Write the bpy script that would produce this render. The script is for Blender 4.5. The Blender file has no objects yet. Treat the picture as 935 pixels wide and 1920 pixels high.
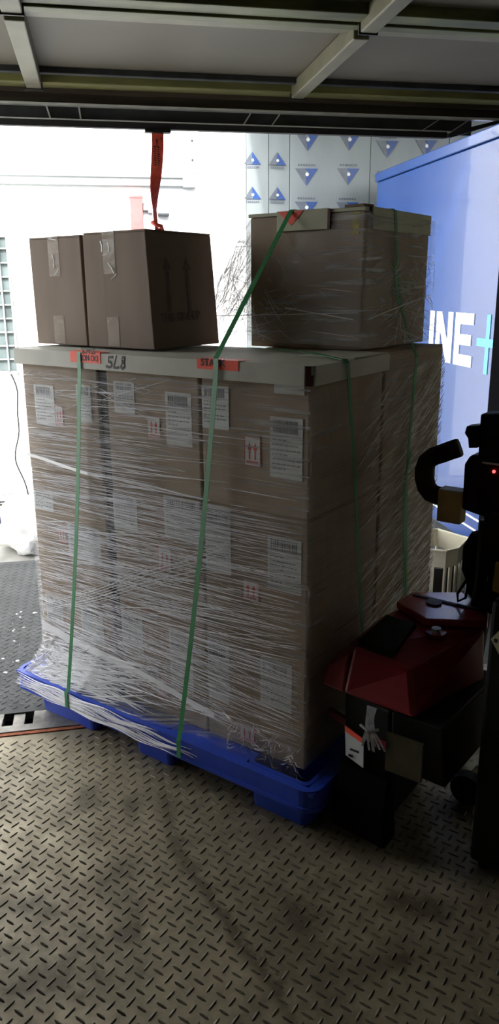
import bpy, bmesh, math, random
from mathutils import Vector, Matrix, noise
random.seed(7)
SC = bpy.context.scene
COL = SC.collection
PI = math.pi

# ------------------------------------------------------------------ camera
F, PITCH, ROLL, EYE = 1440.0, .2854, -.0072, 1.4013
fw = Vector((0, math.cos(PITCH), -math.sin(PITCH)))
up0 = Vector((0, math.sin(PITCH), math.cos(PITCH)))
rt0 = Vector((1, 0, 0))
rt = rt0*math.cos(ROLL) + up0*math.sin(ROLL)
up = up0*math.cos(ROLL) - rt0*math.sin(ROLL)
cd = bpy.data.cameras.new('camera')
cd.sensor_fit = 'VERTICAL'; cd.sensor_height = 36; cd.lens = F*36/1920
cd.clip_start = .05; cd.clip_end = 200
cam = bpy.data.objects.new('camera', cd)
M = Matrix((rt, up, -fw)).transposed().to_4x4(); M.translation = (0, 0, EYE)
cam.matrix_world = M
COL.objects.link(cam); SC.camera = cam

# frames: T = building frame (x across the doorway, y outwards), S = load frame (x right along the long face, y along the short face)
TY, SY = .1917, .6237
FT = Matrix.Rotation(TY, 4, 'Z')
FS = Matrix.Translation((.1422, 1.7974, 0)) @ Matrix.Rotation(-SY, 4, 'Z')

# ------------------------------------------------------------------ sky, sun, exposure
w = bpy.data.worlds.new('sky'); SC.world = w; w.use_nodes = True
nt = w.node_tree; nt.nodes.clear()
sky = nt.nodes.new('ShaderNodeTexSky'); sky.sky_type = 'NISHITA'; sky.sun_disc = False
sky.sun_elevation = math.radians(52); sky.sun_rotation = math.radians(190); sky.dust_density = 3.0; sky.ozone_density = 1.0
bg = nt.nodes.new('ShaderNodeBackground'); bg.inputs[1].default_value = .80
hs = nt.nodes.new('ShaderNodeHueSaturation'); hs.inputs['Saturation'].default_value = .2
wo = nt.nodes.new('ShaderNodeOutputWorld')
nt.links.new(sky.outputs[0], hs.inputs['Color']); nt.links.new(hs.outputs[0], bg.inputs[0]); nt.links.new(bg.outputs[0], wo.inputs[0])
sd = bpy.data.lights.new('sun', 'SUN'); sd.energy = 5.0; sd.angle = math.radians(2.5); sd.color = (1, .97, .92)
sun = bpy.data.objects.new('sun', sd); COL.objects.link(sun)
sdir = FT.to_3x3() @ Vector((.16, .62, -.86))
sun.rotation_euler = sdir.to_track_quat('-Z', 'Y').to_euler(); sun.location = (0, -6, 8)
vs = SC.view_settings
vs.view_transform = 'Standard'; vs.look = 'None'; vs.gamma = 1; vs.use_curve_mapping = False
vs.exposure = .60
SC.cycles.max_bounces = 10; SC.cycles.diffuse_bounces = 6; SC.cycles.transparent_max_bounces = 24
SC.cycles.sample_clamp_indirect = 8; SC.cycles.use_denoising = True

# ------------------------------------------------------------------ materials
def mat(name, c, rough=.6, metal=0, var=.0, scale=20, bump=0, bscale=None, spec=.5, stretch=(1, 1, 1), emit=None, alpha=1, c2=None, coat=0):
    m = bpy.data.materials.new(name); m.use_nodes = True
    n = m.node_tree; b = n.nodes['Principled BSDF']
    b.inputs['Base Color'].default_value = (*c, 1); b.inputs['Roughness'].default_value = rough
    b.inputs['Metallic'].default_value = metal; b.inputs['Specular IOR Level'].default_value = spec
    b.inputs['Alpha'].default_value = alpha; b.inputs['Coat Weight'].default_value = coat
    if emit: b.inputs['Emission Color'].default_value = (*emit[:3], 1); b.inputs['Emission Strength'].default_value = emit[3]
    if var or bump or c2:
        tc = n.nodes.new('ShaderNodeTexCoord'); mp = n.nodes.new('ShaderNodeMapping'); mp.inputs['Scale'].default_value = stretch
        n.links.new(tc.outputs['Object'], mp.inputs[0])
        nz = n.nodes.new('ShaderNodeTexNoise'); nz.inputs['Scale'].default_value = scale; nz.inputs['Detail'].default_value = 6
        n.links.new(mp.outputs[0], nz.inputs['Vector'])
        rp = n.nodes.new('ShaderNodeValToRGB')
        lo = c2 if c2 else tuple(x*(1-var) for x in c); hi = tuple(min(1, x*(1+var)) for x in c)
        rp.color_ramp.elements[0].position = .35; rp.color_ramp.elements[0].color = (*lo, 1)
        rp.color_ramp.elements[1].position = .65; rp.color_ramp.elements[1].color = (*hi, 1)
        n.links.new(nz.outputs['Fac'], rp.inputs[0]); n.links.new(rp.outputs[0], b.inputs['Base Color'])
        if bump:
            nb = n.nodes.new('ShaderNodeTexNoise'); nb.inputs['Scale'].default_value = bscale or scale; nb.inputs['Detail'].default_value = 4
            n.links.new(mp.outputs[0], nb.inputs['Vector'])
            bp = n.nodes.new('ShaderNodeBump'); bp.inputs['Strength'].default_value = bump; bp.inputs['Distance'].default_value = .01
            n.links.new(nb.outputs['Fac'], bp.inputs['Height']); n.links.new(bp.outputs[0], b.inputs['Normal'])
    return m

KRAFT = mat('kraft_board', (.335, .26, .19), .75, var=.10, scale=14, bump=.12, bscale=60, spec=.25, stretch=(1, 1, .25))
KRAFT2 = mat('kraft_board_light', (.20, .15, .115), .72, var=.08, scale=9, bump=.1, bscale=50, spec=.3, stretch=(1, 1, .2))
KEDGE = mat('board_cut_edge', (.20, .14, .10), .9, var=.2, scale=200)
GREYB = mat('grey_coated_board', (.47, .46, .40), .6, var=.05, scale=12, bump=.05, bscale=40)
OLIVEB = mat('olive_grey_board', (.47, .46, .33), .65, var=.06, scale=12)
DARKGAP = mat('maroon_board_edge', (.10, .03, .035), .7, var=.2, scale=60)
PAPER = mat('label_paper', (.62, .63, .62), .55, var=.05, scale=30)
INK = mat('black_print', (.02, .02, .022), .6, var=.2, scale=90)
FADED = mat('faded_black_print', (.12, .09, .07), .7, var=.2, scale=90)
GREYINK = mat('grey_print', (.22, .22, .23), .6, var=.2, scale=90)
REDINK = mat('red_print', (.55, .06, .05), .6, var=.1, scale=90)
ORANGE = mat('fluorescent_red_sticker', (.95, .10, .055), .5, var=.05, scale=40)
GREEN = mat('green_pet_strap', (.015, .24, .07), .35, var=.15, scale=300, bump=.3, bscale=700)
BLUEP = mat('blue_moulded_plastic', (.026, .072, .50), .38, var=.12, scale=9, bump=.05, bscale=60)
STEEL = mat('worn_dark_steel', (.22, .21, .19), .5, .6, var=.35, scale=14, bump=.15, bscale=90)
RUST = mat('rusty_edge', (.35, .10, .04), .8, 0, var=.35, scale=60)
FRAMEM = mat('pale_steel_flange', (.62, .64, .63), .4, .1, var=.1, scale=20)
DARKM = mat('dark_steel', (.035, .04, .043), .5, .3, var=.3, scale=12)
BROWN = mat('dark_brown_lintel', (.055, .042, .03), .7, 0, var=.35, scale=5, stretch=(.3, 4, 8))
OLIVE = mat('olive_painted_rail', (.20, .20, .07), .55, 0, var=.22, scale=8, stretch=(.4, 2, 2))
DOLIVE = mat('dark_olive_rail', (.10, .11, .04), .55, 0, var=.45, scale=7, stretch=(.6, 2, 2))
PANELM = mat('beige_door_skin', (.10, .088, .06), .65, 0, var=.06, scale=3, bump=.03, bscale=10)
STILE = mat('grey_stile_paint', (.16, .15, .095), .55, 0, var=.10, scale=12)
WALLIN = mat('dark_interior_wall', (.24, .22, .18), .8, 0, var=.2, scale=3)
WHITEW = mat('white_painted_wall', (.86, .88, .87), .6, 0, var=.015, scale=2)
CONDUIT = mat('white_conduit', (.26, .28, .27), .4, 0, var=.05, scale=10)
GROUND = mat('outside_concrete', (.33, .33, .31), .85, 0, var=.15, scale=4, bump=.1, bscale=40)
REDW = mat('orange_red_webbing', (.62, .07, .035), .7, 0, var=.15, scale=120, bump=.2, bscale=500)
REDP = mat('faded_red_paint', (.42, .12, .115), .5, 0, var=.1, scale=20)
GLASSW = mat('dim_window_glass', (.12, .15, .15), .15, 0, var=.3, scale=4)
BLACKP = mat('black_plastic', (.007, .007, .0075), .55, 0, var=.3, scale=20, spec=.25)
BLACKR = mat('black_rubber', (.010, .010, .010), .8, 0, var=.3, scale=30)
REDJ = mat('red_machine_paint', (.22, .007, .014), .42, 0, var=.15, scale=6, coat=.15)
TAN = mat('tan_card', (.62, .46, .18), .7, 0, var=.2, scale=14)
CREAM = mat('cream_plastic', (.66, .62, .47), .5, 0, var=.08, scale=8)
CLEAR = mat('grey_plastic_strip', (.34, .34, .36), .3, 0, var=.3, scale=40)
LED = mat('red_indicator_light', (.9, .03, .03), .3, emit=(1, .03, .03, 6))
YELLOW = mat('dull_yellow_paint', (.40, .28, .03), .6, 0, var=.2, scale=10)
HAZY = mat('pale_yellow_sticker', (.55, .55, .33), .5, 0, var=.1, scale=30)
LETTER = mat('white_vinyl_lettering', (.93, .95, .96), .4, 0, var=.02, scale=10)
CYAN = mat('cyan_vinyl_lettering', (.12, .55, .78), .4, 0, var=.02, scale=10)
TAPE = mat('clear_packing_tape', (.50, .42, .34), .12, 0, var=.12, scale=30, bump=.4, bscale=25, alpha=.28, spec=.8)
BLUET = mat('blue_truck_panel', (.018, .062, .24), .26, 0, var=.10, scale=1.6, spec=.6, coat=.35, bump=.05, bscale=3)
SNOW = mat('white_sheet_plastic', (.88, .89, .88), .6, 0, var=.03, scale=6, bump=.4, bscale=14)
GREENL = mat('dark_green_leaf', (.06, .08, .045), .8, 0, var=.4, scale=40)
LOGOD = mat('blue_logo_print', (.015, .055, .20), .4, 0, var=.1, scale=20)
LOGOG = mat('grey_logo_print', (.09, .105, .13), .4, 0, var=.15, scale=20)

def panel_film():
    m = mat('protective_film_on_panel', (.185, .21, .21), .5, 0, var=.14, scale=2.2, bump=.25, bscale=6, stretch=(1.5, 1, .5))
    return m
FILMPANEL = panel_film()

def floor_mat(name, base, dark, rough, spots, lines):
    """tread plate steel: dirt spots and scuffed tracks that lie at fixed places on the plate"""
    m = bpy.data.materials.new(name); m.use_nodes = True
    n = m.node_tree; N = n.nodes.new; Lk = n.links.new
    b = n.nodes['Principled BSDF']
    tc = N('ShaderNodeTexCoord')
    def noise_(sc, det=6, rough_=.6):
        q = N('ShaderNodeTexNoise'); q.inputs['Scale'].default_value = sc; q.inputs['Detail'].default_value = det
        q.inputs['Roughness'].default_value = rough_; Lk(tc.outputs['Object'], q.inputs['Vector']); return q
    def math_(op, a, c=None):
        q = N('ShaderNodeMath'); q.operation = op
        for i, x in enumerate((a, c)):
            if x is None: continue
            if hasattr(x, 'links') or hasattr(x, 'is_output'): Lk(x, q.inputs[i])
            else: q.inputs[i].default_value = x
        return q.outputs[0]
    n1 = noise_(2.2); n2 = noise_(11, 8, .7); n3 = noise_(45, 4)
    rp = N('ShaderNodeValToRGB'); e = rp.color_ramp.elements
    e[0].position = .33; e[0].color = (*dark, 1); e[1].position = .62; e[1].color = (*base, 1)
    mixv = math_('ADD', math_('MULTIPLY', n1.outputs['Fac'], .45), math_('MULTIPLY', n2.outputs['Fac'], .55))
    sx = N('ShaderNodeSeparateXYZ'); Lk(tc.outputs['Object'], sx.inputs[0])
    X, Y = sx.outputs[0], sx.outputs[1]
    Xw = math_('ADD', X, math_('MULTIPLY', math_('SUBTRACT', n2.outputs['Fac'], .5), .10))
    tot = mixv
    for (x, y, rx, ry, k) in spots:
        dx = math_('DIVIDE', math_('SUBTRACT', Xw, x), rx); dy = math_('DIVIDE', math_('SUBTRACT', Y, y), ry)
        d = math_('ADD', math_('MULTIPLY', dx, dx), math_('MULTIPLY', dy, dy))
        g = math_('MULTIPLY', math_('POWER', 2.718, math_('MULTIPLY', d, -1)), k)
        tot = math_('SUBTRACT', tot, g)
    for (x0, y0, x1, y1, wd, k) in lines:
        ln = math.hypot(x1-x0, y1-y0); nx, ny = -(y1-y0)/ln, (x1-x0)/ln; tx, ty_ = (x1-x0)/ln, (y1-y0)/ln
        dn = math_('DIVIDE', math_('SUBTRACT', math_('ADD', math_('MULTIPLY', Xw, nx), math_('MULTIPLY', Y, ny)), x0*nx+y0*ny), wd)
        dt = math_('DIVIDE', math_('SUBTRACT', math_('ADD', math_('MULTIPLY', X, tx), math_('MULTIPLY', Y, ty_)), (x0*tx+y0*ty_)+ln/2), ln/2)
        dt2 = math_('MULTIPLY', dt, dt)
        d = math_('ADD', math_('MULTIPLY', dn, dn), math_('MULTIPLY', dt2, dt2))
        g = math_('MULTIPLY', math_('POWER', 2.718, math_('MULTIPLY', d, -1)), k)
        tot = math_('SUBTRACT', tot, g)
    Lk(tot, rp.inputs[0]); Lk(rp.outputs[0], b.inputs['Base Color'])
    rr = N('ShaderNodeMapRange'); rr.inputs[1].default_value = .3; rr.inputs[2].default_value = .7
    rr.inputs[3].default_value = rough+.12; rr.inputs[4].default_value = rough-.08
    Lk(n2.outputs['Fac'], rr.inputs[0]); Lk(rr.outputs[0], b.inputs['Roughness'])
    b.inputs['Metallic'].default_value = .25
    bp = N('ShaderNodeBump'); bp.inputs['Strength'].default_value = .2; bp.inputs['Distance'].default_value = .004
    Lk(n3.outputs['Fac'], bp.inputs['Height']); Lk(bp.outputs[0], b.inputs['Normal'])
    return m

def film_mat(name, lo, hi, sx, sy, rot, tint=(.93, .93, .95)):
    m = bpy.data.materials.new(name); m.use_nodes = True
    n = m.node_tree; n.nodes.clear(); N = n.nodes.new; Lk = n.links.new
    out = N('ShaderNodeOutputMaterial')
    uv = N('ShaderNodeUVMap')
    masks = []
    for k, (a, b_, r, p0, p1) in enumerate([(sx, sy, rot, .50, .72), (sx*.6, sy*2.3, rot+.05, .54, .74), (sx*1.3, sy*.55, rot-.16, .55, .80)]):
        mp = N('ShaderNodeMapping'); mp.inputs['Rotation'].default_value = (0, 0, r); mp.inputs['Scale'].default_value = (a, b_, 1)
        mp.inputs['Location'].default_value = (k*3.1, k*1.7, 0)
        Lk(uv.outputs[0], mp.inputs[0])
        z = N('ShaderNodeTexNoise'); z.inputs['Scale'].default_value = 1; z.inputs['Detail'].default_value = 3; z.inputs['Distortion'].default_value = .25
        Lk(mp.outputs[0], z.inputs['Vector'])
        mr = N('ShaderNodeMapRange'); mr.interpolation_type = 'SMOOTHSTEP'; mr.inputs[1].default_value = p0; mr.inputs[2].default_value = p1
        Lk(z.outputs['Fac'], mr.inputs[0]); masks.append((mr, z))
    big = N('ShaderNodeTexNoise'); big.inputs['Scale'].default_value = 3.2; Lk(uv.outputs[0], big.inputs['Vector'])
    bigr = N('ShaderNodeMapRange'); bigr.inputs[1].default_value = .35; bigr.inputs[2].default_value = .65; bigr.inputs[3].default_value = .35; bigr.inputs[4].default_value = 1
    Lk(big.outputs['Fac'], bigr.inputs[0])
    a1 = N('ShaderNodeMath'); a1.operation = 'ADD'; Lk(masks[0][0].outputs[0], a1.inputs[0]); Lk(masks[1][0].outputs[0], a1.inputs[1])
    a2 = N('ShaderNodeMath'); a2.operation = 'ADD'; Lk(a1.outputs[0], a2.inputs[0]); Lk(masks[2][0].outputs[0], a2.inputs[1])
    a3 = N('ShaderNodeMath'); a3.operation = 'MULTIPLY'; Lk(a2.outputs[0], a3.inputs[0]); Lk(bigr.outputs[0], a3.inputs[1])
    mr = N('ShaderNodeMapRange'); mr.inputs[1].default_value = 0; mr.inputs[2].default_value = 1.6; mr.inputs[3].default_value = lo; mr.inputs[4].default_value = hi
    Lk(a3.outputs[0], mr.inputs[0])
    bp = N('ShaderNodeBump'); bp.inputs['Strength'].default_value = .8; bp.inputs['Distance'].default_value = .004; Lk(a2.outputs[0], bp.inputs['Height'])
    pr = N('ShaderNodeBsdfPrincipled'); pr.inputs['Base Color'].default_value = (*tint, 1); pr.inputs['Roughness'].default_value = .22
    pr.inputs['Specular IOR Level'].default_value = .9; Lk(bp.outputs[0], pr.inputs['Normal'])
    tl = N('ShaderNodeBsdfTranslucent'); tl.inputs[0].default_value = (*tint, 1)
    mx0 = N('ShaderNodeMixShader'); mx0.inputs[0].default_value = .3; Lk(pr.outputs[0], mx0.inputs[1]); Lk(tl.outputs[0], mx0.inputs[2])
    tr = N('ShaderNodeBsdfTransparent'); tr.inputs[0].default_value = (.97, .97, .97, 1)
    mx = N('ShaderNodeMixShader'); Lk(mr.outputs[0], mx.inputs[0]); Lk(tr.outputs[0], mx.inputs[1]); Lk(mx0.outputs[0], mx.inputs[2])
    Lk(mx.outputs[0], out.inputs[0])
    return m
FILM = film_mat('stretch_film', .08, .85, 3.0, 75, -.03)
FILM2 = film_mat('stretch_film_hood', .16, .95, 4.0, 45, .9)
FILM3 = film_mat('stretch_film_clear', .06, .60, 3.0, 60, .35)
CREASE = mat('film_crease', (.92, .92, .94), .18, 0, var=.02, scale=30, spec=.9, alpha=.85)

# ------------------------------------------------------------------ mesh builder
class MB:
    def __init__(s): s.v = []; s.f = []; s.uv = None
    def add(s, vs_, fs):
        k = len(s.v); s.v += [tuple(p) for p in vs_]; s.f += [tuple(i+k for i in f) for f in fs]; return s
    def box(s, x0, x1, y0, y1, z0, z1):
        vs_ = [(x, y, z) for z in (z0, z1) for y in (y0, y1) for x in (x0, x1)]
        return s.add(vs_, [(0, 2, 3, 1), (4, 5, 7, 6), (0, 1, 5, 4), (2, 6, 7, 3), (0, 4, 6, 2), (1, 3, 7, 5)])
    def hexa(s, p):  # 4 bottom, 4 top (ccw)
        return s.add(p, [(3, 2, 1, 0), (4, 5, 6, 7), (0, 1, 5, 4), (1, 2, 6, 5), (2, 3, 7, 6), (3, 0, 4, 7)])
    def prism(s, poly, d):  # poly: 3d points, extruded by vector d
        n = len(poly); d = Vector(d); a = [Vector(p) for p in poly]
        return s.add(a+[p+d for p in a], [tuple(range(n-1, -1, -1)), tuple(range(n, 2*n))] + [(i, (i+1) % n, (i+1) % n+n, i+n) for i in range(n)])
    def tube(s, pts, r, n=8, cap=True):
        pts = [Vector(p) for p in pts]; k0 = len(s.v); rs = r if isinstance(r, (list, tuple)) else [r]*len(pts)
        prev = None
        for i, p in enumerate(pts):
            d = (pts[min(i+1, len(pts)-1)]-pts[max(i-1, 0)]).normalized()
            if prev is None:
                a = d.cross(Vector((0, 0, 1)));
                if a.length < .05: a = d.cross(Vector((0, 1, 0)))
                a.normalize()
            else: a = (prev - d*prev.dot(d)).normalized()
            prev = a; b = d.cross(a)
            for j in range(n):
                t = 2*PI*j/n; s.v.append(tuple(p+(a*math.cos(t)+b*math.sin(t))*rs[i]))
        for i in range(len(pts)-1):
            for j in range(n):
                s.f.append((k0+i*n+j, k0+i*n+(j+1) % n, k0+(i+1)*n+(j+1) % n, k0+(i+1)*n+j))
        if cap:
            s.f.append(tuple(k0+j for j in range(n-1, -1, -1))); s.f.append(tuple(k0+(len(pts)-1)*n+j for j in range(n)))
        return s
    def cyl(s, c, ax, r, h, n=20, r2=None):
        c = Vector(c); ax = Vector(ax).normalized(); r2 = r if r2 is None else r2
        return s.tube([c, c+ax*h], [r, r2], n)
    def ribbon(s, pts, wv, th=.001):  # flat band along pts, wv: width vector (or list); th: thickness vector or scalar
        pts = [Vector(p) for p in pts]; k = len(s.v); n = len(pts)
        for i, p in enumerate(pts):
            wd = Vector(wv[i]) if isinstance(wv, list) else Vector(wv)
            d = (pts[min(i+1, n-1)]-pts[max(i-1, 0)]).normalized(); nn = d.cross(wd).normalized()*th
            s.v += [tuple(p-wd/2-nn/2), tuple(p+wd/2-nn/2), tuple(p+wd/2+nn/2), tuple(p-wd/2+nn/2)]
        for i in range(n-1):
            for j in range(4): s.f.append((k+i*4+j, k+i*4+(j+1) % 4, k+(i+1)*4+(j+1) % 4, k+(i+1)*4+j))
        s.f += [(k, k+1, k+2, k+3), (k+4*n-1, k+4*n-2, k+4*n-3, k+4*n-4)]
        return s
    def build(s, name, m, parent=None, frame=None, loc=(0, 0, 0), bevel=0, smooth=False, seg=2):
        """verts are given in the frame; the object's origin goes to loc"""
        o0 = Vector(loc) if parent is None else Vector(parent.get('_o', (0, 0, 0)))
        me = bpy.data.meshes.new(name); me.from_pydata([tuple(Vector(p)-o0) for p in s.v], [], s.f); me.materials.append(m)
        bm = bmesh.new(); bm.from_mesh(me)
        bmesh.ops.recalc_face_normals(bm, faces=bm.faces)
        if bevel:
            eds = [e for e in bm.edges if len(e.link_faces) == 2 and e.calc_face_angle(0) > .5]
            bmesh.ops.bevel(bm, geom=eds, offset=bevel, segments=seg, profile=.5, affect='EDGES', clamp_overlap=True)
        if smooth:
            for f in bm.faces: f.smooth = True
        bm.to_mesh(me); bm.free()
        o = bpy.data.objects.new(name, me); COL.objects.link(o)
        if parent is not None: o.parent = parent; o['_o'] = tuple(o0)
        else:
            o.matrix_world = (frame or FT) @ Matrix.Translation(o0); o['_o'] = tuple(o0)
        return o

def thing(name, label, cat, frame, loc=(0, 0, 0), group=None):
    o = bpy.data.objects.new(name, None); COL.objects.link(o); o.empty_display_size = .05
    o.matrix_world = frame @ Matrix.Translation(Vector(loc)); o['_o'] = tuple(loc)
    o['label'] = label; o['category'] = cat
    if group: o['group'] = group
    return o
def tag(o, label, cat, group=None, kind=None):
    o['label'] = label; o['category'] = cat
    if group: o['group'] = group
    if kind: o['kind'] = kind
    return o
def struct(o, label=None, cat=None):
    o['kind'] = 'structure'
    if label: o['label'] = label
    if cat: o['category'] = cat
    return o

def text_part(name, s, m, parent, origin, xdir, ydir, size, depth=.0006, sx=1.0, bold=0.0, flip=False):
    """raised lettering: origin = lower left corner in the frame, xdir / ydir = writing and upward directions"""
    cu = bpy.data.curves.new('txt', 'FONT'); cu.body = s; cu.size = 1; cu.extrude = .02; cu.offset = bold; cu.resolution_u = 3
    to = bpy.data.objects.new('txt', cu); COL.objects.link(to)
    dg = bpy.context.evaluated_depsgraph_get(); me = bpy.data.meshes.new_from_object(to.evaluated_get(dg))
    bpy.data.objects.remove(to); bpy.data.curves.remove(cu)
    X = Vector(xdir).normalized(); Y = Vector(ydir).normalized(); Zn = X.cross(Y)
    o0 = Vector(parent['_o']); cap = .69
    for v in me.vertices:
        p = Vector(origin)-o0 + X*v.co.x*size/cap*sx + Y*v.co.y*size/cap + Zn*(v.co.z/.02*depth/2+depth/2)
        v.co = p
    me.name = name; me.materials.clear(); me.materials.append(m)
    o = bpy.data.objects.new(name, me); COL.objects.link(o); o.parent = parent; o['_o'] = tuple(o0)
    return o

# ================================================================== SETTING
# interior floor: tread plate up to the sill at y = 2.305
FLOORM = floor_mat('grimy_tread_plate', (.40, .345, .235), (.13, .105, .065), .5,
    spots=[(-.01, 1.424, .035, .03, .28), (-.10, 1.925, .05, .05, .16), (-.205, 1.56, .09, .05, .16), (-.20, 1.35, .12, .08, .14), (.679, 1.358, .05, .03, .32),
           (.55, 1.24, .07, .03, .2), (.62, 1.40, .04, .03, .22), (-.03, 1.61, .06, .1, .08), (.384, 1.41, .03, .05, .14), (.02, 1.86, .03, .05, .12)],
    lines=[(.10, 1.93, .135, 1.60, .022, .14), (.135, 1.65, .32, 1.12, .018, .20), (.38, 1.5, .40, 1.15, .05, .07), (.0, 1.75, .02, 1.25, .04, .05)])
LUGM = mat('tread_lug_steel', (.19, .17, .12), .5, .25, var=.1, scale=7, c2=(.075, .066, .045))  # darker than the plate: grime, and dark reflections painted into the colour
LUGD = mat('leveller_lug_steel', (.07, .073, .07), .65, .1, var=.2, scale=9)
SILL = 2.305
fl = struct(MB().box(-.74, 1.8, -2, SILL, -.04, 0).build('floor', FLOORM))
def lugs(x0, x1, y0, y1, p, ln, wd, ht, parent, m, clear=None):
    b = MB(); ny = int((y1-y0)/p); nx = int((x1-x0)/p)
    for j in range(ny):
        for i in range(nx):
            for k in (0, 1):
                x = x0+(i+.5+k*.5)*p; y = y0+(j+.5+k*.5)*p
                if x > x1-.02 or y > y1-.02: continue
                if clear and clear(x, y): continue
                a = PI/4 if k == 0 else -PI/4
                a += random.uniform(-.03, .03); c, s_ = math.cos(a), math.sin(a)
                L_ = ln/2*random.uniform(.85, 1.05); Wd = wd/2
                P = [(x+u*c-q*s_, y+u*s_+q*c, 0) for u, q in ((-L_, 0), (-L_*.5, -Wd), (L_*.5, -Wd), (L_, 0), (L_*.5, Wd), (-L_*.5, Wd))]
                T_ = [(x+u*c-q*s_, y+u*s_+q*c, ht) for u, q in ((-L_*.8, 0), (L_*.8, 0), )]
                b.add(P+T_, [(0, 1, 6), (1, 2, 7, 6), (2, 3, 7), (3, 4, 7), (4, 5, 6, 7), (5, 0, 6)])
    o = b.build('tread_lugs', m, parent); o['kind'] = 'stuff'; return o
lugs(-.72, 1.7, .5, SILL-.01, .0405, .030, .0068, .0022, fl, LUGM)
# plate seam near the camera on the right
MB().box(.35, 1.75, .915, .922, 0, .0012).build('seam', INK, fl)

# leveller plate, hinge slot and lip
lev = struct(MB().box(-1.6, 1.8, 2.455, 4.04, -.03, -.001).build('dock_leveller_plate', floor_mat('grey_wet_plate', (.052, .055, .054), (.042, .045, .045), .68, [(-.35, 2.5, .12, .05, .15)], [])))
lev.name = 'floor_outer_plate'
lugs(-.9, 1.3, 2.47, 4.03, .0405, .026, .006, .0012, lev, LUGD)
for x0, x1 in ((-1.6, -.385), (-.285, 1.8)):
    MB().box(x0, x1, 2.42, 2.4545, -.03, -.001).build('hinge_edge', STEEL, lev)
MB().box(-.352, -.315, 2.37, 2.4545, -.028, -.006).build('hinge_knuckle', STEEL, lev)
b = MB().box(-1.6, 1.8, 2.325, 2.365, -.04, .006).box(-1.6, -.385, 2.365, 2.418, -.04, .002).box(-.285, 1.8, 2.365, 2.418, -.04, .002)
sill = struct(b.build('trim_sill', STEEL, bevel=.002))
MB().box(-1.6, 1.8, 2.308, 2.323, -.04, .003).build('rust_strip', RUST, sill)
struct(MB().box(-1.7, 1.85, 2.28, 2.46, -.12, -.045).build('trim_pit', DARKM))
dp = MB()  # scattered flat white discs on the outer plate
for i in range(26):
    x = random.choice([-.40, -.34, -.42, -.30])+random.gauss(0, .03); y = random.uniform(2.75, 3.35); r = random.uniform(.002, .009)
    dp.cyl((x, y, -.001), (0, 0, 1), r, .0008, 7, r*.8)
o = dp.build('white_spots', SNOW); tag(o, 'scattered white spots on grey steel plate left of the pallet', 'spots', kind='stuff')

# outside ground
gr = struct(MB().box(-14, 16, 4.06, 16, -.16, -.08).box(-14, -1.62, -6, 4.06, -.16, -.08).build('floor_outside', GROUND))

# building shell around the camera: right wall, left wall ending before the open side, back wall, roof
struct(MB().box(1.80, 1.95, -2, 2.55, -.1, 2.5).build('wall_right', mat('grey_interior_wall', (.34, .33, .28), .8, 0, var=.15, scale=3)))
struct(MB().box(-1.45, -.74, -2, 2.31, -.1, 2.5).build('wall_left', WALLIN))
struct(MB().box(-1.45, 1.95, -2.15, -2.0, -.1, 2.5).build('wall_back', WALLIN))
struct(MB().box(-1.46, 1.95, -2.15, 3.40, 2.5, 2.62).build('ceiling', WALLIN))
struct(MB().box(1.04, 6, 3.45, 5.62, 2.72, 2.80).build('ceiling_sun_blocker', WALLIN))  # unseen canopy added to keep sun off the insulated panels and truck side
# jamb on the right with a pale edge behind
j = struct(MB().box(1.775, 1.86, 2.55, 3.30, -.1, 2.5).build('trim_jamb', mat('matt_black_post', (.006, .006, .007), .95, spec=0), bevel=.004))
MB().box(1.80, 1.855, 3.301, 3.315, .9, 2.0).build('jamb_edge', FRAMEM, j)

# overhead sectional door, lying open under the roof at z = 2.12
d = thing('overhead_door', 'beige sectional door lying open overhead, with olive rails and grey stiles', 'garage door', FT, (.6, 3.2, 2.12))
d['kind'] = 'structure'; d.name = 'door_1'
for y0, y1 in ((2.50, 3.225), (1.70, 2.42), (.92, 1.64)):
    MB().box(-.72, 1.74, y0, y1, 2.155, 2.17).build('door_panel', PANELM, d)
def rail(y0, y1, m, z0=2.12):
    return MB().box(-.72, 1.74, y0, y1, z0, z0+.035).build('rail', m, d, bevel=.003)
rail(3.205, 3.30, OLIVE); rail(3.135, 3.165, DARKM, 2.135)
rail(2.455, 2.53, STILE, 2.132); rail(2.405, 2.45, DOLIVE); rail(2.33, 2.40, DOLIVE, 2.126)
rail(1.62, 1.72, DOLIVE)
for (xa, xb, w0) in ((-.165, -.175, .055), (.825, .79, .05)):
    for (ya, yb, off) in ((3.215, 2.46, 0), (2.40, 1.70, 0)):
        MB().hexa([(xa-w0/2, yb, 2.100), (xa+w0/2, yb, 2.100), (xa+w0/2, ya, 2.100), (xa-w0/2, ya, 2.100),
                   (xa-w0/2, yb, 2.154), (xa+w0/2, yb, 2.154), (xa+w0/2, ya, 2.154), (xa-w0/2, ya, 2.154)]).build('stile', STILE, d, bevel=.004)
        MB().box(xa-w0/2-.004, xa+w0/2+.004, ya, ya+.006, 2.096, 2.14).build('stile_clip', DARKM, d)
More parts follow.
